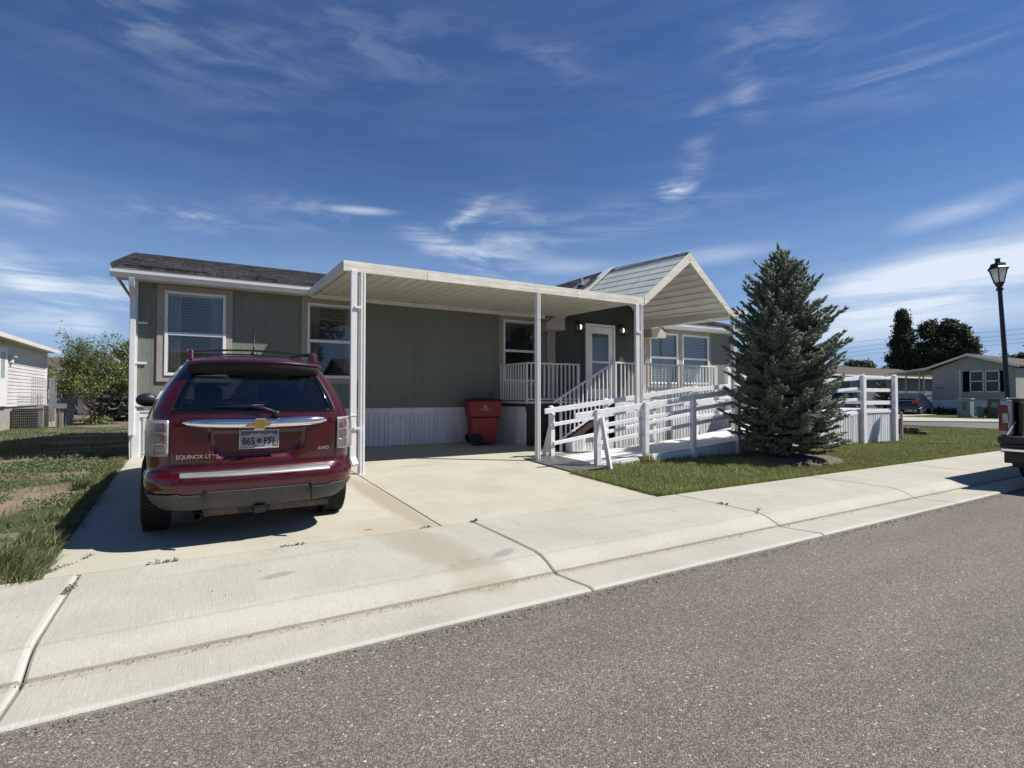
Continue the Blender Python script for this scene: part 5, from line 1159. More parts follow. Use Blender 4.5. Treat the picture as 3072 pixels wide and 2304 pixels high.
def crown_tree(name,label,c,blobs,n,size,mat,seed,trunk=None,group=None,spread=.5):
    rs=np.random.RandomState(seed); T=thing(name,label,'tree',c,group)
    mb=MB(); th=trunk or 3; mb.tube([(c[0],c[1],c[2]-.1),(c[0]+.1,c[1],c[2]+th)],[.22,.12],8)
    C=[]
    for (bx_,by_,bz_,rx_,ry_,rz_) in blobs:
        for _ in range(26):
            d=norm(rs.randn(3)); r=rs.rand()**.45; C.append((c[0]+bx_+d[0]*rx_*r,c[1]+by_+d[1]*ry_*r,c[2]+bz_+d[2]*rz_*r))
        mb.tube([(c[0]+.05,c[1],c[2]+th*.6),(c[0]+bx_*.6,c[1]+by_*.6,c[2]+(th*.6+bz_)/2),(c[0]+bx_,c[1]+by_,c[2]+bz_)],[.10,.07,.03],6)
    mb.build('trunk',M['bark'],T)
    V,F=leaves(C,spread*np.array([.6,.6,.5]),n,size,rs); npmesh('crown',V,F,mat,T); return T
cA=(87,41.0,0)
crown_tree('columnar_poplar_tree','narrow dark columnar tree at the left of the dark pair behind the houses',(73.7,31.1,0),[(0,0,z,r,r,1.3) for z,r in ((1.5,2.4),(3,2.35),(4.5,2.15),(6,1.75),(7.4,1.3),(8.7,.95),(9.8,.65),(10.7,.35))],26000,.15,M['darkleaf'],1,4,spread=.40)
crown_tree('shade_tree','broad rounded dark shade tree rising behind the beige house',(73.1,27.2,0),[(0,0,4,3.0,3.0,3.0),(0,1.6,6.5,1.7,1.7,2.6),(0,-.5,7.0,1.9,1.9,2.5),(.2,-2.0,6.2,1.6,1.6,2.4),(0,2.2,3.5,1.7,1.7,2.5),(0,-2.6,3.8,1.5,1.5,2.2),(0,.4,3.2,3.4,3.4,2.8),(0,3.6,4.8,1.5,1.5,2.8),(0,3.0,4.2,1.6,1.6,2.2),(0,1.8,5.2,2.2,2.2,2.6),(0,-.8,5.2,2.6,2.6,2.6),(0,.9,9.0,.7,.7,.8),(0,-.9,9.0,.6,.6,.7),(0,-1.9,8.3,.6,.6,.7),(0,-3.2,4.6,.8,.8,.9)],60000,.17,M['darkleaf'],2,4,spread=.48)
crown_tree('distant_tree','small airy green tree above the long grey house roof',(85,42.5,0),[(0,0,5.9,1.2,1.2,1.0),(-.8,1.9,5.2,1.2,1.2,.7),(.7,-1.6,5.6,1.0,1.0,.8),(-.3,3.2,4.6,1.0,1,.5)],5000,.17,M['midleaf'],3,3,spread=.35)
crown_tree('distant_tree','pale green tree at the far right behind the street lamp',(81.7,23,0),[(0,0,5.4,1.3,1.3,.9),(0,-1.8,5.9,1.4,1.4,1.1),(0,1.6,4.9,1.0,1.0,.5),(0,-4,5.6,2,2,1.5)],7000,.17,M['midleaf'],4,3,spread=.35)
crown_tree('backyard_tree','small green tree seen between the house corner and the spruce',(24.3,17.8,0),[(0,0,2.3,.9,.9,.9),(.1,0,1.4,1.0,1.0,.8)],3500,.09,M['elmleaf'],6,1.2,spread=.22)
# dark conifer behind the elm
spruce('garden_conifer','dark drooping conifer partly hidden by the left corner of the green house',(-3.4,37.5,g1(-3.4,37)),4.6,2.2,9,nw=16,z0=.5,nn=8,dens=.8,sh=.06)
spruce('small_spruce','small dark spruce standing before the grey house carport',(49.5,22.2,0),3.0,1.15,12,nw=15,z0=.3,nn=7,dens=.8,sh=.06)
# ---------------- grass ----------------
M['lawngrass']=pmat('lawn_blades',(.45,.48,.18),(.22,.25,.085),.8,.6,island=.45,spec=.3,trans=.25,wear=((.36,.29,.13),.55,.57,.70,(1,1.5,1)))
M['weed']=pmat('grey_green_weed_leaves',(.25,.29,.165),(.12,.155,.075),1.1,.65,island=.6,spec=.3,trans=.2)
M['tallgrass']=pmat('tall_grass_blades',(.34,.37,.17),(.13,.16,.065),.9,.55,island=.6,spec=.3,trans=.25)
M['dry']=pmat('dry_straw',(.42,.34,.19),(.30,.24,.13),3,.8,island=.6)
def blades(P,H_,W_,lean,rs,dirn=None):
    n=len(P); a=rs.rand(n)*2*PI; s=np.stack([np.cos(a),np.sin(a),np.zeros(n)],1)*(W_*(.7+.6*rs.rand(n)))[:,None]
    b=rs.rand(n)*2*PI; l=np.stack([np.cos(b),np.sin(b),np.zeros(n)],1)*(lean*(.3+rs.rand(n)))[:,None]
    if dirn is not None: l=l+dirn
    up=np.zeros((n,3)); up[:,2]=H_
    p0=P-s;p1=P+s;m=P+up*.55+l*.35; p2=m+s*.8;p3=m-s*.8;t=P+up*np.array([1,1,1])+l
    V=np.stack([p0,p1,p2,p3,t],1).reshape(-1,3); i=np.arange(n)[:,None]*5
    F=np.concatenate([i+np.array([[0,1,2]]),i+np.array([[0,2,3]]),i+np.array([[3,2,4]])]); return V,F
rs=np.random.RandomState(21)
def lawnpts(n,x0,x1,y0,y1,cond=None,pw=1.0):
    x=x0+(x1-x0)*rs.rand(n)**pw; y=y0+(y1-y0)*rs.rand(n)
    if cond is not None: k=cond(x,y); x=x[k];y=y[k]
    return np.stack([x,y,G(x,y)-.006],1)
onlawn=lambda x,y:(x>5.17+.05*np.sin(y*9))&((y<7.1)|(x>16.5))&~((x<6.0)&(y>6.78))&(((x-tx_)/1.2)**2+((y-ty_+.05)/.85)**2>.75)
P=np.concatenate([lawnpts(70000,5.12,17,4.94,7.12,onlawn,1.35),lawnpts(30000,15,27,4.94,12.5,lambda x,y:onlawn(x,y)&(y<4.9+ (x-14)*.75)&~((x<16.6)&(y>7.1)))])
h=.030+.028*rs.rand(len(P)); V,F=blades(P,h,.0042+.0002*np.clip(P[:,0]-6,0,14),.028,rs)
tag(npmesh('lawn_grass',V,F,M['lawngrass'],org=(9,6,0)),'short mown green grass of the lawn around the white ramp','grass',kind='stuff')
# taller fringe along the driveway and sidewalk edges and round the ramp posts
P=np.concatenate([lawnpts(2600,5.10,5.22,5.0,6.8),lawnpts(5200,5.2,20,4.93,4.99,None,1.3),lawnpts(2500,6.1,14.6,7.05,7.15),lawnpts(350,6.95,7.2,7.0,7.15),np.stack([7.06+rs.randn(120)*.06,7.05+rs.randn(120)*.03,np.full(120,.07)],1)])
h=.05+.05*rs.rand(len(P)); h[-120:]=.12+.12*rs.rand(120); V,F=blades(P,h,.004,.04,rs)
tag(npmesh('edge_grass',V,F,M['lawngrass'],org=(9,6,0)),'ragged longer grass fringe along the lawn edges','grass',kind='stuff')
# left plot: tall tussocks on the driveway edge
tc_=[]
for y in np.arange(4.98,11.1,.10): 
    tc_.append((-.99-.08*rs.rand()-.015*(y-5),y+.05*rs.randn(),.07+.05*rs.rand()))
    if rs.rand()<.35: tc_.append((-1.05-.25*rs.rand()-.015*(y-5),y+.05*rs.randn(),.09+.06*rs.rand()))
for _ in range(36): tc_.append((-1.0-.95*rs.rand(),5.0+.85*rs.rand()**1.4,.10+.10*rs.rand()))
for _ in range(40): tc_.append((-1.5-2.2*rs.rand(),5.0+.30*rs.rand(),.08+.04*rs.rand()))
tc_=np.array(tc_); k=np.repeat(np.arange(len(tc_)),60); P=np.stack([tc_[k,0]+rs.randn(len(k))*.04,tc_[k,1]+rs.randn(len(k))*.04,np.zeros(len(k))],1); P[:,2]=G(P[:,0],P[:,1])-.01
lean=np.zeros((len(k),3)); lean[:,0]=(.03+.07*rs.rand(len(k)))*(tc_[k,2]/.15); lean[:,1]=-.02
V,F=blades(P,tc_[k,2]*(.45+.8*rs.rand(len(k))),.0036,.09,rs,lean)
tag(npmesh('tall_grass',V,F,M['tallgrass'],org=(-1.3,7,0)),'long overgrown grass hanging over the left driveway edge','grass',kind='stuff')
# low weeds in patches on bare soil
PB=[(-1.1-4.3*rs.rand(),5.1+7.5*rs.rand(),.18+.5*rs.rand()**2,.12+.25*rs.rand()) for _ in range(46)]
def patchn(x,y):
    q=np.full(len(x),-.6)
    for (a,b,c,d) in PB: q=np.maximum(q,1.6-1.3*np.sqrt(((x-a)/c)**2+((y-b)/d)**2))
    return q+.5*np.sin(x*9+y*7)*np.sin(y*13-x*5)
def patchn_old(x,y):
    return np.sin(x*2.1+1.3*np.sin(y*1.1))+np.sin(y*2.6+1.7*np.sin(x*1.4+1))+.6*np.sin(x*5.1+y*3.3)
x=-1.05-4.2*rs.rand(60000)**.9; y=5.1+8.0*rs.rand(60000); q=patchn(x,y)
k=(q>.62-.9*((y>10.2)&(y<11.6)&(x>-2.6)))&(rs.rand(len(x))<.55); x=x[k];y=y[k]
C=np.stack([x,y,G(x,y)+.012+.03*rs.rand(len(x))*(1+1.2*((y>10)&(x>-2.4)))],1)
V,F=leaves(C,np.array([.012,.012,.008]),len(C)*2,.017,rs,flat=.5)
tag(npmesh('low_weeds',V,F,M['weed'],org=(-2.5,8,0)),'patchy low grey-green weeds on the bare soil left of the driveway','weeds',kind='stuff')
P=np.concatenate([np.stack([-1.1-6*rs.rand(5000),11.8+12*rs.rand(5000)],1),np.stack([-2.9-5*rs.rand(14000),14.5+7*rs.rand(14000)],1),np.stack([-1.1-4*rs.rand(2500),5.05+8*rs.rand(2500)],1)])
P=np.concatenate([P,G(P[:,0],P[:,1])[:,None]-.005],1); V,F=blades(P,.04+.05*rs.rand(len(P)),.006,.05,rs)
tag(npmesh('left_yard_grass',V,F,M['weed'],org=(-3,14,0)),'thin scruffy grass across the plot between the two houses','grass',kind='stuff')
P=np.stack([-1.2-3.5*rs.rand(2600),5.1+11*rs.rand(2600)],1); P=np.concatenate([P,G(P[:,0],P[:,1])[:,None]+.005],1); V,F=blades(P,.008,.003,.07,rs)
tag(npmesh('dry_straw',V,F,M['dry'],org=(-2,8,0)),'pale dry straw scattered over the left plot','straw',kind='stuff')
# weeds in the pavement cracks
pts=[]
for (x0,y0,x1,y1,n,hh) in ((-.30,4.94,-.06,4.95,26,.035),(.62,4.94,.83,4.945,26,.018),(1.9,4.94,2.0,4.95,14,.02),(2.42,4.9,2.52,4.96,22,.025),(-.735,4.50,-.71,4.68,26,.025),(5.40,3.70,5.45,3.76,16,.06),(5.44,4.15,5.40,4.25,12,.02),(-.95,5.0,-.70,5.4,60,.05)):
    t=rs.rand(n); pts.append(np.stack([x0+(x1-x0)*t+rs.randn(n)*.006,y0+(y1-y0)*t+rs.randn(n)*.006,np.full(n,.006),np.full(n,hh)],1))
pts=np.concatenate(pts); V,F=leaves(np.concatenate([pts[:,:2],(pts[:,2]+pts[:,3]*rs.rand(len(pts))*.7)[:,None]],1),np.array([.008,.006,.004]),len(pts)*4,.009,rs)
tag(npmesh('crack_weeds',V,F,M['weed'],org=(0,5,0)),'tiny weeds growing out of the pavement joints','weeds',kind='stuff')
# ---------------- left background ----------------
M['lap_beige']=pmat('beige_lap_siding',(.84,.80,.745),(.74,.705,.66),.8,.6)
M['lap_tan']=pmat('tan_lap_siding',(.47,.44,.365),(.42,.395,.33),.8,.6)
M['greywall']=pmat('grey_wall',(.30,.315,.315),(.26,.275,.28),1.5,.75)
NH=thing('neighbour_house','beige lap-sided neighbour house on a concrete base at the left edge','house',(-9.5,20,.0))
XN=-5.6
mb=MB(); mb.box(-13.6,XN,10,29.85,.93,3.2); mb.poly([(-13.6,29.85,3.2),(XN,29.85,3.2),(-9.6,29.85,4.2)],(0,-19.8,0)); mb.build('wall',M['lap_beige'],NH)
mb=MB(); laps(mb,'x+',XN,10,29.8,.93,3.2,.125); mb.build('lap_boards',M['lap_beige'],NH)
mb=MB(); mb.box(-13.5,XN-.03,10.1,29.8,-.3,.93); mb.box(XN-.02,XN+.40,28.3,30.2,-.3,.91); mb.build('base_wall',M['concrete_block'],NH)
mb=MB(); mb.hexa([(-9.6,9.7,4.25),(-5.2,9.7,3.20),(-5.2,30.2,3.20),(-9.6,30.2,4.25),(-9.6,9.7,4.33),(-5.2,9.7,3.28),(-5.2,30.2,3.28),(-9.6,30.2,4.33)]); mb.hexa([(-14,9.7,3.2),(-9.6,9.7,4.25),(-9.6,30.2,4.25),(-14,30.2,3.2),(-14,9.7,3.28),(-9.6,9.7,4.33),(-9.6,30.2,4.33),(-14,30.2,3.28)]); mb.build('roof',M['shingle_brown'],NH)
mb=MB(); mb.box(-5.22,-5.16,9.7,30.2,3.13,3.27); mb.box(-5.6,-5.2,10,30.1,3.17,3.19); mb.build('gutter',M['cream_flat'],NH)
mb=MB(); mb.box(XN-.02,XN+.04,29.7,29.88,.93,3.15); mb.build('corner_trim',M['white'],NH)
mb=MB(); mb.box(XN,XN+.06,22.6,24.25,.95,2.95); d=mb.build('door',M['white'],NH,bevel=.01)
mb=MB(); mb.box(XN+.06,XN+.07,23.5,23.9,1.9,2.75); mb.build('pane',M['glass'],d)
mb=MB(); mb.box(XN,XN+.10,24.6,24.8,2.45,2.65); mb.box(XN+.02,XN+.16,24.55,24.95,2.65,2.71); mb.build('porch_light',M['white_metal'],NH,bevel=.01)
AC=thing('air_conditioner','square grey air conditioner unit against the concrete base of the beige house','air conditioner',(-5.0,25,.1))
mb=MB(); mb.box(-5.58,-4.86,25.0,25.6,.05,.12); mb.box(-5.58,-4.86,25.0,25.6,.78,.85); mb.box(-5.52,-4.92,25.06,25.55,.12,.78); mb.build('casing',M['darkmetal'],AC)
mb=MB()
for z in np.arange(.16,.80,.09): mb.box(-5.59,-4.85,24.97,25.62,z,z+.012)
for y in np.arange(25.0,25.6,.055): mb.box(-4.87,-4.86,y,y+.006,.12,.78)
for x in np.arange(-5.57,-4.87,.055): mb.box(x,x+.008,24.98,24.99,.12,.78)
mb.build('coil_guard',M['galv'],AC)
WF=thing('wire_railing','thin wire mesh railing in front of the beige siding','railing',(-5.2,27,.9))
mb=MB()
for y in np.arange(25.4,29.4,.26): mb.box(-5.15,-5.14,y,y+.012,1.0,1.95)
for z in np.arange(1.05,2.0,.15): mb.box(-5.15,-5.14,25.4,29.5,z,z+.010)
mb.build('mesh',M['galv'],WF)
for y in (28.2,28.7): mb=MB(); mb.box(-5.18,-5.09,y,y+.09,.25,2.05); mb.build('post',M['galv'],WF)
DS=thing('back_steps','grey wooden back steps with sloping handrail behind the beige house corner','steps',(-5.3,32,.0))
mb=MB(); mb.beam((-5.45,30.4,2.0),(-5.35,35.2,.62),.06,.13); mb.build('handrail',M['wood'],DS)
for k in range(9):
    y=30.5+k*.5; mb=MB(); mb.box(-5.42,-5.36,y,y+.06,-.1,1.92-.285*(y-30.5)); mb.build('baluster',M['galv'],DS)
mb=MB(); mb.poly([(-5.5,30.3,-.2),(-5.5,30.3,.95),(-5.5,35,.0),(-5.5,35,-.2)],(.1,0,0)); mb.build('stringer',M['greywall'],DS)
def wpost(name,lab,x,y,w,h,mat,lean=0,meter=False):
    z=g1(x,y); T=thing(name,lab,'post',(x,y,z)); mb=MB(); mb.hexa([(x-w,y-w*.6,z-.05),(x+w,y-w*.6,z-.05),(x+w,y+w*.6,z-.05),(x-w,y+w*.6,z-.05),(x-w+lean,y-w*.6,z+h),(x+w+lean,y-w*.6,z+h),(x+w+lean,y+w*.6,z+h),(x-w+lean,y+w*.6,z+h)]); mb.build('post',mat,T,bevel=.01)
    if meter: mb=MB(); mb.box(x-w-.03,x+w+.10,y-.12,y-.03,z+h-.14,z+h+.03); mb.tube([(x+.02,y-.09,z+h-.1),(x+.02,y-.09,z)],.014,6); mb.build('meter_box',M['galv'],T)
    return T
wpost('utility_post','short weathered grey wooden utility post with meter on the left plot',-4.25,24.8,.10,.84,M['wood'],0,True)
wpost('marker_post','leaning white painted post behind the weathered utility post',-6.15,38.2,.17,.92,M['white'],.10)
wpost('marker_post','small pale post beside the leaning tyre',-3.95,39.0,.07,.60,M['wood'])
mb=MB(); mb.lathe([(.20,-.08),(.30,-.09),(.33,0),(.30,.09),(.20,.08),(.19,0),(.20,-.08)],(-4.3,40.0,g1(-4,40)+.34),axis='y',n=28); tag(mb.build('old_tyre',M['rubber'],smooth=True),'black tyre standing upright in the yard behind the elm tree','tyre')
# garden hose in loops
rs2=np.random.RandomState(5)
for lab,mt,off in (('pale green garden hose lying in loose loops on the left plot',pmat('pale_green_hose',(.30,.34,.27),None,8,.6),0),('yellowish hose lying beside the pale green hose',pmat('tan_hose',(.42,.34,.22),None,8,.6),.35)):
    pts=[]
    for t in np.linspace(0,1,70): 
        x=-3.9+1.4*(.5-.5*math.cos(t*PI*5))*(.7+.3*math.sin(t*7))+off*.6; y=17.9+1.7*t+off*.6+.10*math.sin(t*31); pts.append((x,y,g1(x,y)+.018))
    mb=MB(); mb.tube(pts,.013,6); tag(mb.build('garden_hose',mt,smooth=True),lab,'hose','garden hoses on the left plot')
mb=MB()
def simple_house(name,lab,x0,x1,y0,y1,zw,rise,wallm,roofm,along='x',wins=(),over=.35,z0=0,skirt=None):
    T=thing(name,lab,'house',((x0+x1)/2,(y0+y1)/2,z0)); mb=MB(); mb.box(x0,x1,y0,y1,z0-.1,zw)
    if along=='x':
        ym=(y0+y1)/2; mb.poly([(x0,y0,zw),(x0,y1,zw),(x0,ym,zw+rise)],(x1-x0,0,0))
    else:
        xm=(x0+x1)/2; mb.poly([(x0,y0,zw),(x1,y0,zw),(xm,y0,zw+rise)],(0,y1-y0,0))
    mb.build('wall',wallm,T); mb=MB(); t=.10; o=over
    if along=='x':
        ym=(y0+y1)/2; k=rise/(ym-y0)
        for s in (-1,1): ya=ym+s*(ym-y0+o); za=zw-k*o; mb.hexa([(x0-o,ya,za+.02),(x1+o,ya,za+.02),(x1+o,ym,zw+rise+.02),(x0-o,ym,zw+rise+.02),(x0-o,ya,za+t),(x1+o,ya,za+t),(x1+o,ym,zw+rise+t),(x0-o,ym,zw+rise+t)])
    else:
        xm=(x0+x1)/2; k=rise/(xm-x0)
        for s in (-1,1): xa=xm+s*(xm-x0+o); za=zw-k*o; mb.hexa([(xa,y0-o,za+.02),(xm,y0-o,zw+rise+.02),(xm,y1+o,zw+rise+.02),(xa,y1+o,za+.02),(xa,y0-o,za+t),(xm,y0-o,zw+rise+t),(xm,y1+o,zw+rise+t),(xa,y1+o,za+t)])
    mb.build('roof',roofm,T)
    for (face,a,b,c,d) in wins: # face 'y': on y0, a..b along x; 'x': on x0, a..b along y
        mb=MB(); e=.07
        if face=='y':
            y=y0
            for q in ((a,b,d-e,d),(a,b,c,c+e),(a,a+e,c,d),(b-e,b,c,d),(a,b,(c+d)/2-.03,(c+d)/2+.03)): mb.box(q[0],q[1],y-.05,y,q[2],q[3])
            w=mb.build('window',M['white'],T); mb=MB(); mb.box(a,b,y-.02,y-.01,c,d); mb.build('pane',M['winglass'],w)
        else:
            x=x0
            for q in ((a,b,d-e,d),(a,b,c,c+e),(a,a+e,c,d),(b-e,b,c,d),(a,b,(c+d)/2-.03,(c+d)/2+.03)): mb.box(x-.05,x,q[0],q[1],q[2],q[3])
            w=mb.build('window',M['white'],T); mb=MB(); mb.box(x-.02,x-.01,a,b,c,d); mb.build('pane',M['winglass'],w)
    return T
M['winglass']=pmat('dark_window_glass',(.03,.035,.04),(.05,.055,.06),3,.08)
simple_house('distant_house','grey house with brown hipped roof beyond the leaning post',-15.5,-7.7,51,59,2.55,1.75,M['greywall'],M['shingle_brown'],'x',[('y',-9.4,-8.6,1.0,1.9)],over=.3,z0=.1)
simple_house('distant_house','low grey shed-like house with white corner posts behind the elm stems',-7.55,-3.9,50,57,2.2,.9,pmat('dark_grey_wall',(.15,.14,.14),None,2,.8),M['shingle_brown'],'x',[],over=.3,z0=.1)
simple_house('distant_house','white-gabled house partly hidden behind the elm and the dark conifer',-3.7,3,46,54,2.1,.75,M['greywall'],M['shingle_brown'],'x',[('y',-3.3,-2.7,.2,2.0)],over=.3,z0=.1)
# ---------------- right background ----------------
X2=47.
M['shutter']=pmat('matt_black_shutter',(.006,.006,.007),None,5,.95,spec=.1)
BH=thing('beige_corner_house','tan lap-sided house with dark shutters on a white base across the street','house',(53,15.5,0))
mb=MB(); mb.box(X2,61,13.3,17.97,.95,3.20); mb.poly([(X2,13.3,3.2),(X2,17.97,3.2),(X2,15.75,4.16)],(14,0,0)); mb.build('wall',M['lap_tan'],BH)
mb=MB(); laps(mb,'x-',X2,13.3,17.97,.97,4.1,.13,lambda z:(13.3,17.97) if z<3.2 else (13.3+(z-3.2)*2.5,17.97-(z-3.2)*2.3)); laps(mb,'y-',13.3,X2,61,.97,3.2,.13); mb.build('lap_boards',M['lap_tan'],BH)
mb=MB(); mb.box(X2+.03,60.9,13.35,17.95,-.1,.95); mb.build('base_wall',M['skirt'],BH)
mb=MB()
for (ya,za,yb_,zb) in ((18.3,3.27,15.75,4.20),(13.0,3.27,15.75,4.20)): mb.hexa([(46.6,ya,za),(61.3,ya,za),(61.3,yb_,zb),(46.6,yb_,zb),(46.6,ya,za+.1),(61.3,ya,za+.1),(61.3,yb_,zb+.1),(46.6,yb_,zb+.1)])
mb.build('roof',M['shingle_brown'],BH)
mb=MB()
for (ya,za,yb_,zb) in ((18.3,3.20,15.75,4.13),(13.0,3.20,15.75,4.13)): mb.hexa([(46.56,ya,za),(46.6,ya,za),(46.6,yb_,zb),(46.56,yb_,zb),(46.56,ya,za+.16),(46.6,ya,za+.16),(46.6,yb_,zb+.16),(46.56,yb_,zb+.16)])
mb.build('rake_board',M['cream_flat'],BH)
mb=MB(); mb.box(X2-.03,X2,16.25,16.34,.95,3.2); mb.build('wall_trim',M['cream_flat'],BH)
mb=MB(); mb.box(X2-.05,X2+.02,13.25,18.0,.90,.99); mb.build('base_trim',M['white'],BH)
for (a,b) in ((14.95,15.72),(14.10,14.88)):
    mb=MB(); 
    for q in ((a,b,2.99,3.07),(a,b,1.56,1.64),(a,a+.06,1.6,3.05),(b-.06,b,1.6,3.05),(a,b,2.30,2.37)): mb.box(X2-.06,X2,*q)
    w=mb.build('window',M['white'],BH); mb=MB(); mb.box(X2-.02,X2-.01,a,b,1.6,3.05); mb.build('pane',M['winglass'],w)
for (a,b) in ((15.75,16.11),(13.72,14.06)): mb=MB(); mb.box(X2-.07,X2,a,b,1.60,3.03); mb.build('shutter',M['shutter'],BH)
mb=MB(); 
for k in range(5): mb.box(X2-.02,X2,17.62-k*.09,17.68-k*.09,1.83,1.95)
mb.build('house_number',pmat('dark_numbers',(.12,.11,.10),None,4,.6),BH)
mb=MB(); mb.hexa([(47.2,18.2,3.30),(53,18.2,3.30),(53,21.0,2.98),(47.2,21.0,2.98),(47.2,18.2,3.48),(53,18.2,3.48),(53,21.0,3.06),(47.2,21.0,3.06)]); mb.build('carport_roof',M['cream_flat'],BH)
for (x,y) in ((47.4,19.82),(47.4,18.93),(52.8,20.8),(52.8,19)): mb=MB(); mb.box(x-.05,x+.05,y-.04,y+.04,0,3.1); mb.build('carport_post',M['galv'],BH)
for k,(za,zb) in enumerate(((1.0,1.42),(.72,1.10),(.44,.80))): mb=MB(); mb.beam((47.9,19.7,za),(47.9,18.05,zb),.05,.16 if k==0 else .10); mb.build('ramp_rail',M['white'],BH)
for y in (19.6,18.9,18.3): mb=MB(); mb.box(47.85,47.95,y-.04,y+.04,0,1.2+(19.6-y)*.2); mb.build('ramp_post',M['white'],BH)
mb=MB(); mb.poly([(48,19.7,.0),(48,18.0,.0),(48,18.0,.45),(48,19.7,.05)],(1,0,0)); mb.build('ramp_deck',M['white'],BH)
simple_house('long_grey_house','long grey-brown house with low brown roof behind the ramp landing',44,78,26,33,3.30,.95,pmat('grey_brown_siding',(.20,.195,.19),(.17,.165,.16),1.2,.75,bump=.2,bscale=8,bstretch=(3,3,.05)),M['shingle_brown'],'x',[('y',51.4,52.6,1.0,2.75),('y',57.0,58.5,1.0,2.9),('y',68.0,69.2,.1,2.8)],over=.45)
mb=MB(); mb.box(43.5,78.4,25.50,25.54,3.10,3.24); mb.build('eave_gutter',M['white'],bpy.data.objects['long_grey_house'])
# utility cabinets
def cabinet(name,lab,x,y,w,d,h,mat,top=True,extra=None):
    T=thing(name,lab,'utility box',(x,y,0)); mb=MB(); mb.box(x,x+d,y-w/2,y+w/2,0,h); mb.build('body',mat,T,bevel=.03)
    mb=MB(); mb.box(x-.03,x+d+.03,y-w/2-.04,y+w/2+.04,h-.06,h+.03) if top else mb.box(x-.04,x+d+.04,y-w/2-.04,y+w/2+.04,0,.12); mb.build('lid' if top else 'plinth',mat,T,bevel=.02)
    if extra: mb=MB(); mb.box(x-.012,x,y+extra[0],y+extra[1],extra[2],extra[3]); mb.build('sticker',pmat('sticker_cream',(.5,.45,.33),(.3,.27,.2),20,.6),T)
    return T
M['cabgrey']=pmat('pale_grey_green_steel',(.30,.34,.31),(.26,.30,.275),2,.5); M['cabgreen']=pmat('green_utility_steel',(.15,.19,.13),(.13,.165,.115),2,.5); M['cabdark']=pmat('olive_grey_steel',(.115,.125,.105),(.095,.105,.09),2,.5)
T=cabinet('utility_cabinet','pale grey-green telecom cabinet with rounded lid on the lawn across the street',40.2,13.80,.66,.6,1.12,M['cabgrey'])
mb=MB(); mb.box(40.19,40.2,13.62,13.86,.45,.95); mb.build('door',M['cabgreen'],T)
cabinet('utility_pedestal','small green pedestal between the two large cabinets',40.5,13.10,.24,.25,.66,M['cabgreen'])
cabinet('utility_cabinet','large olive transformer box with a sticker at the right of the small pedestal',41.0,12.42,1.0,1.0,1.15,M['cabdark'],False,(.0,.30,.62,.92))
for (x,y,s_,lab) in ((45.6,17.0,.45,'low dark shrub with pale flowers at the beige house corner'),(45.8,16.3,.40,'low dark shrub beside the telecom cabinet'),(45.8,14.2,.55,'dark rounded shrub behind the small green pedestal'),(45.7,13.2,.5,'dark shrub behind the transformer box')):
    T=thing('shrub',lab,'shrub',(x,y,0)); V,F=leaves([(x,y,s_*.5)],np.array([s_*.5,s_*.5,s_*.28]),900,.06,rs); npmesh('foliage',V,F,M['darkleaf'],T); mb=MB(); mb.tube([(x,y,-.02),(x,y,.25)],.03,5); mb.build('stem',M['bark'],T)
# flowering shrub behind the landing
fx,fy=16.4,9.95
T=thing('flowering_shrub','leafy shrub with round cream flower heads behind the ramp landing','shrub',(fx,fy,.05)); rs3=np.random.RandomState(8)
C=[(fx+rs3.randn()*.42,fy+rs3.randn()*.25,.75+rs3.rand()*.5) for _ in range(60)]
V,F=leaves(C,.09,5000,.035,rs3); npmesh('foliage',V,F,M['midleaf'],T); mb=MB()
for k in range(9): mb.tube([(fx+.1*math.cos(k),fy+.1*math.sin(k),0),(fx+.35*math.cos(k),fy+.25*math.sin(k),1.0)],.012,5)
mb.build('stem',M['bark'],T)
fl=[pmat('cream_petals',(.55,.52,.34),(.42,.42,.24),6,.8),pmat('pink_petals',(.55,.36,.27),(.5,.42,.28),6,.8)]
for k in range(26):
    x=fx-.75+1.5*rs3.rand(); y=fy-.25+.35*rs3.rand(); z=1.22+.14*rs3.rand()-.10*abs(x-fx); V,F=leaves([(x,y,z)],np.array([.035,.035,.028]),70,.022,rs3); npmesh('flower_head',V,F,fl[k%4==0],T)
# wooden stake with board, brick stack
T=thing('garden_stake_sign','small blank wooden board on a stake beside the ramp landing','sign',(17.25,7.35,.05)); mb=MB(); mb.box(17.22,17.29,7.32,7.38,.0,.80); mb.lathe([(0,.86),(.035,.84),(.03,.80),(.0,.79)],(17.255,7.35,0),n=10); mb.build('stake',M['wood'],T)
mb=MB(); mb.box(17.12,17.24,7.38,7.72,.33,.66); mb.build('board',M['wood'],T,bevel=.008)
M['brick']=pmat('red_edging_brick',(.22,.085,.06),(.15,.06,.045),8,.85,bump=.5,bscale=50); M['brick2']=pmat('brown_edging_brick',(.16,.10,.075),(.11,.07,.055),8,.85,bump=.5,bscale=50)
names=['leftmost lower','second lower','third lower','rightmost lower','left upper','middle upper','right upper']
for k,(dx,dy,z) in enumerate(((0,.50,0),(.02,.20,0),(.0,-.10,0),(.05,-.42,0),(.02,.40,.11),(.0,.08,.11),(.03,-.22,.11))):
    mb=MB(); x=19.6+dx; y=8.25+dy; mb.box(x,x+.24,y-.14,y+.14,g1(19.6,8.2)+z,g1(19.6,8.2)+z+.10); tag(mb.build('edging_brick',M['brick' if k%3 else 'brick2'],bevel=.02),names[k]+' edging brick of the small stack on the lawn','brick','stack of edging bricks on the lawn')
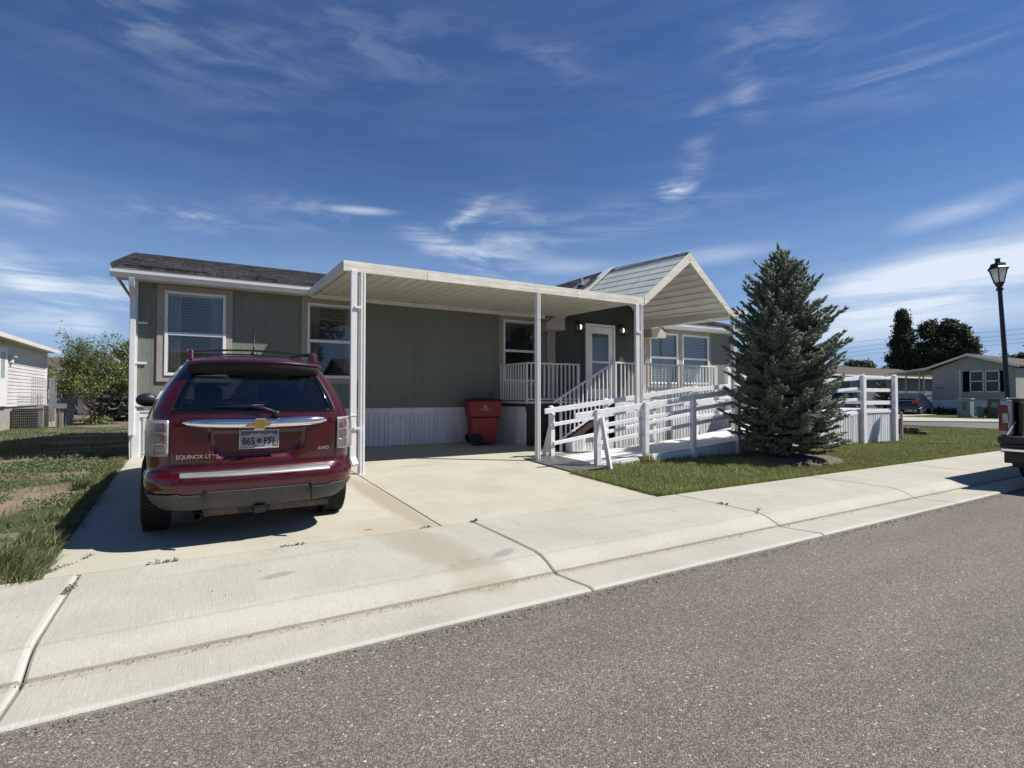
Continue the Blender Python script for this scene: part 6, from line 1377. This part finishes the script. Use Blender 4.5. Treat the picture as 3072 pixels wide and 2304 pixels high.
# street lamp, leaning slightly
lx,ly=18.,5.19
LT=thing('street_lamp','tall black street lamp with lantern head leaning left by the sidewalk','street lamp',(lx,ly,0),local=True); LT.rotation_euler=(math.radians(-2.45),0,0)
mb=MB(); mb.lathe([(.17,0),(.17,.06),(.12,.10),(.10,.5),(.08,.55),(.062,.6),(.047,4.05),(.075,4.06),(.075,4.12),(.05,4.14),(.05,4.2),(.0,4.2)],(0,0,0),n=16); mb.build('pole',M['darkmetal'],LT,autosm=30)
mb=MB(); k=8
def ngon(r,z,n=6): r=r*.72; return [(r*math.cos(2*PI*i/n+.3),r*math.sin(2*PI*i/n+.3),z) for i in range(n)]
def loft(mb,ls):
    n=len(ls[0]); b=len(mb.v); mb.add([p for l in ls for p in l],[(i*n+j,i*n+(j+1)%n,(i+1)*n+(j+1)%n,(i+1)*n+j) for i in range(len(ls)-1) for j in range(n)]+[tuple(range(n)),tuple((len(ls)-1)*n+j for j in range(n))])
loft(mb,[ngon(.05,4.13),ngon(.12,4.18),ngon(.155,4.26),ngon(.15,4.27)]); mb.build('lantern_base',M['darkmetal'],LT)
mb=MB(); loft(mb,[ngon(.33,4.62),ngon(.335,4.635),ngon(.27,4.68),ngon(.23,4.76),ngon(.09,4.79),ngon(.085,4.82),ngon(.075,4.85),ngon(.10,4.90),ngon(.0,4.91)]); mb.build('lantern_cap',M['darkmetal'],LT)
for p,q in zip(ngon(.145,4.25),ngon(.285,4.63)): mb=MB(); mb.tube([p,q],.013,6); mb.build('lantern_bar',M['darkmetal'],LT)
m_,n_,l_,b_=newmat('frosted_lantern_glass'); b_.inputs['Base Color'].default_value=(.85,.87,.9,1); b_.inputs['Roughness'].default_value=.4; tl=n_.new('ShaderNodeBsdfTranslucent'); tl.inputs[0].default_value=(.85,.87,.9,1); ms=n_.new('ShaderNodeMixShader'); ms.inputs[0].default_value=.7; l_.new(b_.outputs[0],ms.inputs[1]); l_.new(tl.outputs[0],ms.inputs[2]); l_.new(ms.outputs[0],n_['Material Output'].inputs[0])
mb=MB(); a=ngon(.138,4.26);b2=ngon(.276,4.62)
for i in range(6): mb.quad(a[i],a[(i+1)%6],b2[(i+1)%6],b2[i])
mb.build('lantern_glass',m_,LT)
# parked cars far away
def far_car(name,lab,loc,rot,mat,L=4.5,W_=1.8,Ht=1.5,suv=False):
    T=thing(name,lab,'car',loc,local=True,rot=rot); mb=MB()
    pr_=[(0,.35),(.02,.75),(.12,.95),(.55,1.02),(1.25,Ht-.05),(1.8,Ht),(2.5,Ht-.03),(3.3,1.0),(4.2,.85),(4.45,.6),(4.48,.35)] if not suv else [(0,.35),(.0,.95),(.12,1.1),(.35,Ht-.06),(.6,Ht),(2.6,Ht-.03),(3.35,1.08),(4.25,.95),(4.45,.65),(4.48,.35)]
    pr_=[(x*L/4.48,z) for x,z in pr_]
    n=len(pr_); rows=[]
    for (yy,sx_) in ((-1,.90),(-.96,1),(-.80,1),(.80,1),(.96,1),(1,.90)):
        rows.append([(x,yy*W_/2*(1 if z<1.05 else .80),(z if abs(yy)<.99 else (z-.06 if z>.5 else z+.04))) for x,z in pr_])
    mb.grid(rows); mb.add(rows[0],[tuple(range(n))]); mb.add(rows[-1],[tuple(range(n))]); mb.build('body',mat,T,autosm=40)
    mb=MB()
    for s in (1,-1): mb.poly([(1.0 if not suv else .5,s*W_/2*.83,1.04),(3.1,s*W_/2*.83,1.04),(2.5,s*W_/2*.81,Ht-.08),(1.4 if not suv else .6,s*W_/2*.81,Ht-.08)],(0,s*.01,0))
    mb.poly([(.30 if suv else .62,-.6,1.08),(.30 if suv else .62,.6,1.08),(.42 if suv else 1.18,.55,Ht-.10),(.42 if suv else 1.18,-.55,Ht-.10)],(-.03,0,.03)); mb.build('window',M['winglass'],T)
    for s in (1,-1):
        for x in (.85,L-.85):
            mb=MB(); mb.lathe([(0,-.1),(.2,-.11),(.31,-.09),(.32,0),(.31,.09),(.2,.11),(0,.1)],(x,s*(W_/2-.10),.32),axis='y',n=20); w=mb.build('wheel',M['rubber'],T); mb=MB(); mb.lathe([(0,s*.02),(.19,s*.03),(.20,0)],(x,s*(W_/2+.0),.32),axis='y',n=16); mb.build('rim',M['alloy'],w)
        mb=MB(); mb.box(-.03,.12,*sorted((s*W_/2*.62,s*W_/2*.97)),.80,1.0); mb.build('tail_lamp',emis_red,T)
    return T
emis_red=pmat('red_lamp_lens',(.55,.02,.03),(.45,.015,.02),4,.25)
carpaint=pmat('black_car_paint',(.012,.013,.018),(.02,.02,.024),3,.25,coat=.8); bluep=pmat('dark_blue_car_paint',(.015,.02,.04),None,3,.25,coat=.8)
far_car('parked_car','black hatchback with red tail lamp parked in the drive of the beige house',(42.3,17.95,0),math.radians(10),carpaint,L=4.3,Ht=1.5)
far_car('parked_car','dark blue car parked before the long grey house, seen between the landing rails',(44.2,23.0,0),math.radians(14),bluep,L=4.6,Ht=1.62,suv=True)
# power lines with distant poles
M['wire']=pmat('power_wire',(.20,.22,.25),None,2,.6)
for (zl,zr,lab) in ((12.7,14.3,'highest'),(11.3,13.3,'second highest'),(10.1,12.4,'third highest'),(9.1,11.6,'lowest')):
    A=np.array([128,80,zl]);B=np.array([137.3,60.5,zl*.35+zr*.65+.9]);C=np.array([143.6,43.4,zr]);E_=np.array([146,18,zr+1.4])
    pts=[]
    for t in np.linspace(0,1,31): 
        P_=A*(1-t)+E_*t; zz=float(np.interp(P_[1],[18,43.4,60.5,80],[E_[2],C[2],B[2]-.4,A[2]])); pts.append((P_[0],P_[1],zz))
    mb=MB(); mb.tube(pts,.03,4); tag(mb.build('power_line',M['wire']),lab+' of the thin power lines crossing the sky at the right','power line','distant power lines')
mb=MB(); mb.tube([(135.5,64.2,0),(135.5,64.2,10.4)],[.12,.08],8); mb.box(135.2,135.8,63.8,64.6,9.3,9.4); tag(mb.build('power_pole',M['wood']),'thin distant pole rising behind the long grey house roof','power pole')

# grit and small stones washed along the gutter, road edge and driveway joints
def grit(n,fx,fy,size,zf):
    x=fx(n);y=fy(n); s_=size*(.5+rs.rand(n)); P=np.stack([x,y,zf(x,y)+s_*.3],1)
    o=np.array([[1,0,0],[-1,0,0],[0,1,0],[0,-1,0],[0,0,.7],[0,0,-.7]]); V=(P[:,None,:]+o[None]*s_[:,None,None]*(.7+.6*rs.rand(n,6,1))).reshape(-1,3)
    f=np.array([[0,2,4],[2,1,4],[1,3,4],[3,0,4],[2,0,5],[1,2,5],[3,1,5],[0,3,5]]); return V,(np.arange(n)[:,None,None]*6+f[None]).reshape(-1,3)
A=[grit(1500,lambda n:-3+18*rs.rand(n)**1.3,lambda n:3.46+.03*rs.randn(n),.0035,lambda x,y:-.100+0*x),grit(1300,lambda n:-3+16*rs.rand(n)**1.2,lambda n:2.99-abs(.05*rs.randn(n)),.005,lambda x,y:-.106+0*x),grit(350,lambda n:-.9+7*rs.rand(n),lambda n:3.8+5*rs.rand(n),.0035,lambda x,y:.004+np.maximum(0,.035*(y-4.93))+0*x)]
off=0;VV=[];FF=[]
for V,F in A: VV.append(V);FF.append(F+off);off+=len(V)
tag(npmesh('road_grit',np.concatenate(VV),np.concatenate(FF),pmat('grit_stone',(.26,.22,.17),(.10,.085,.07),40,.9,island=.8),org=(0,3,0)),'small stones and grit washed along the gutter and road edge','grit',kind='stuff')

# unseen far side of our own street, added to darken reflections and low sky light
simple_house('unseen_street_house','unseen low tan house added on the opposite side of the street facing the driveway',-14,3.5,-21,-14.5,2.9,1.1,M['lap_tan'],M['shingle_brown'],'x',[])
simple_house('unseen_street_house','unseen grey house added on the opposite side of the street facing the ramp',9,27,-22,-15,2.9,1.1,M['greywall'],M['shingle_brown'],'x',[])
for k,(x,y,h_,lab) in enumerate(((-5,-12.5,5.2,'unseen leafy street tree added opposite the parked SUV'),(6.3,-17,6.2,'unseen tall leafy tree added between the two opposite houses'),(16,-12.8,4.6,'unseen leafy street tree added opposite the ramp'),(-14,-13,5,'unseen leafy street tree added opposite the neighbour house'))):
    crown_tree('unseen_street_tree',lab,(x,y,-.1),[(0,0,h_*.75,1.9,1.9,1.5),(.9,.5,h_,1.5,1.5,1.1),(-1,.2,h_*.95,1.4,1.4,1.2)],5000,.12,M['midleaf'],30+k,2.2,spread=.4)
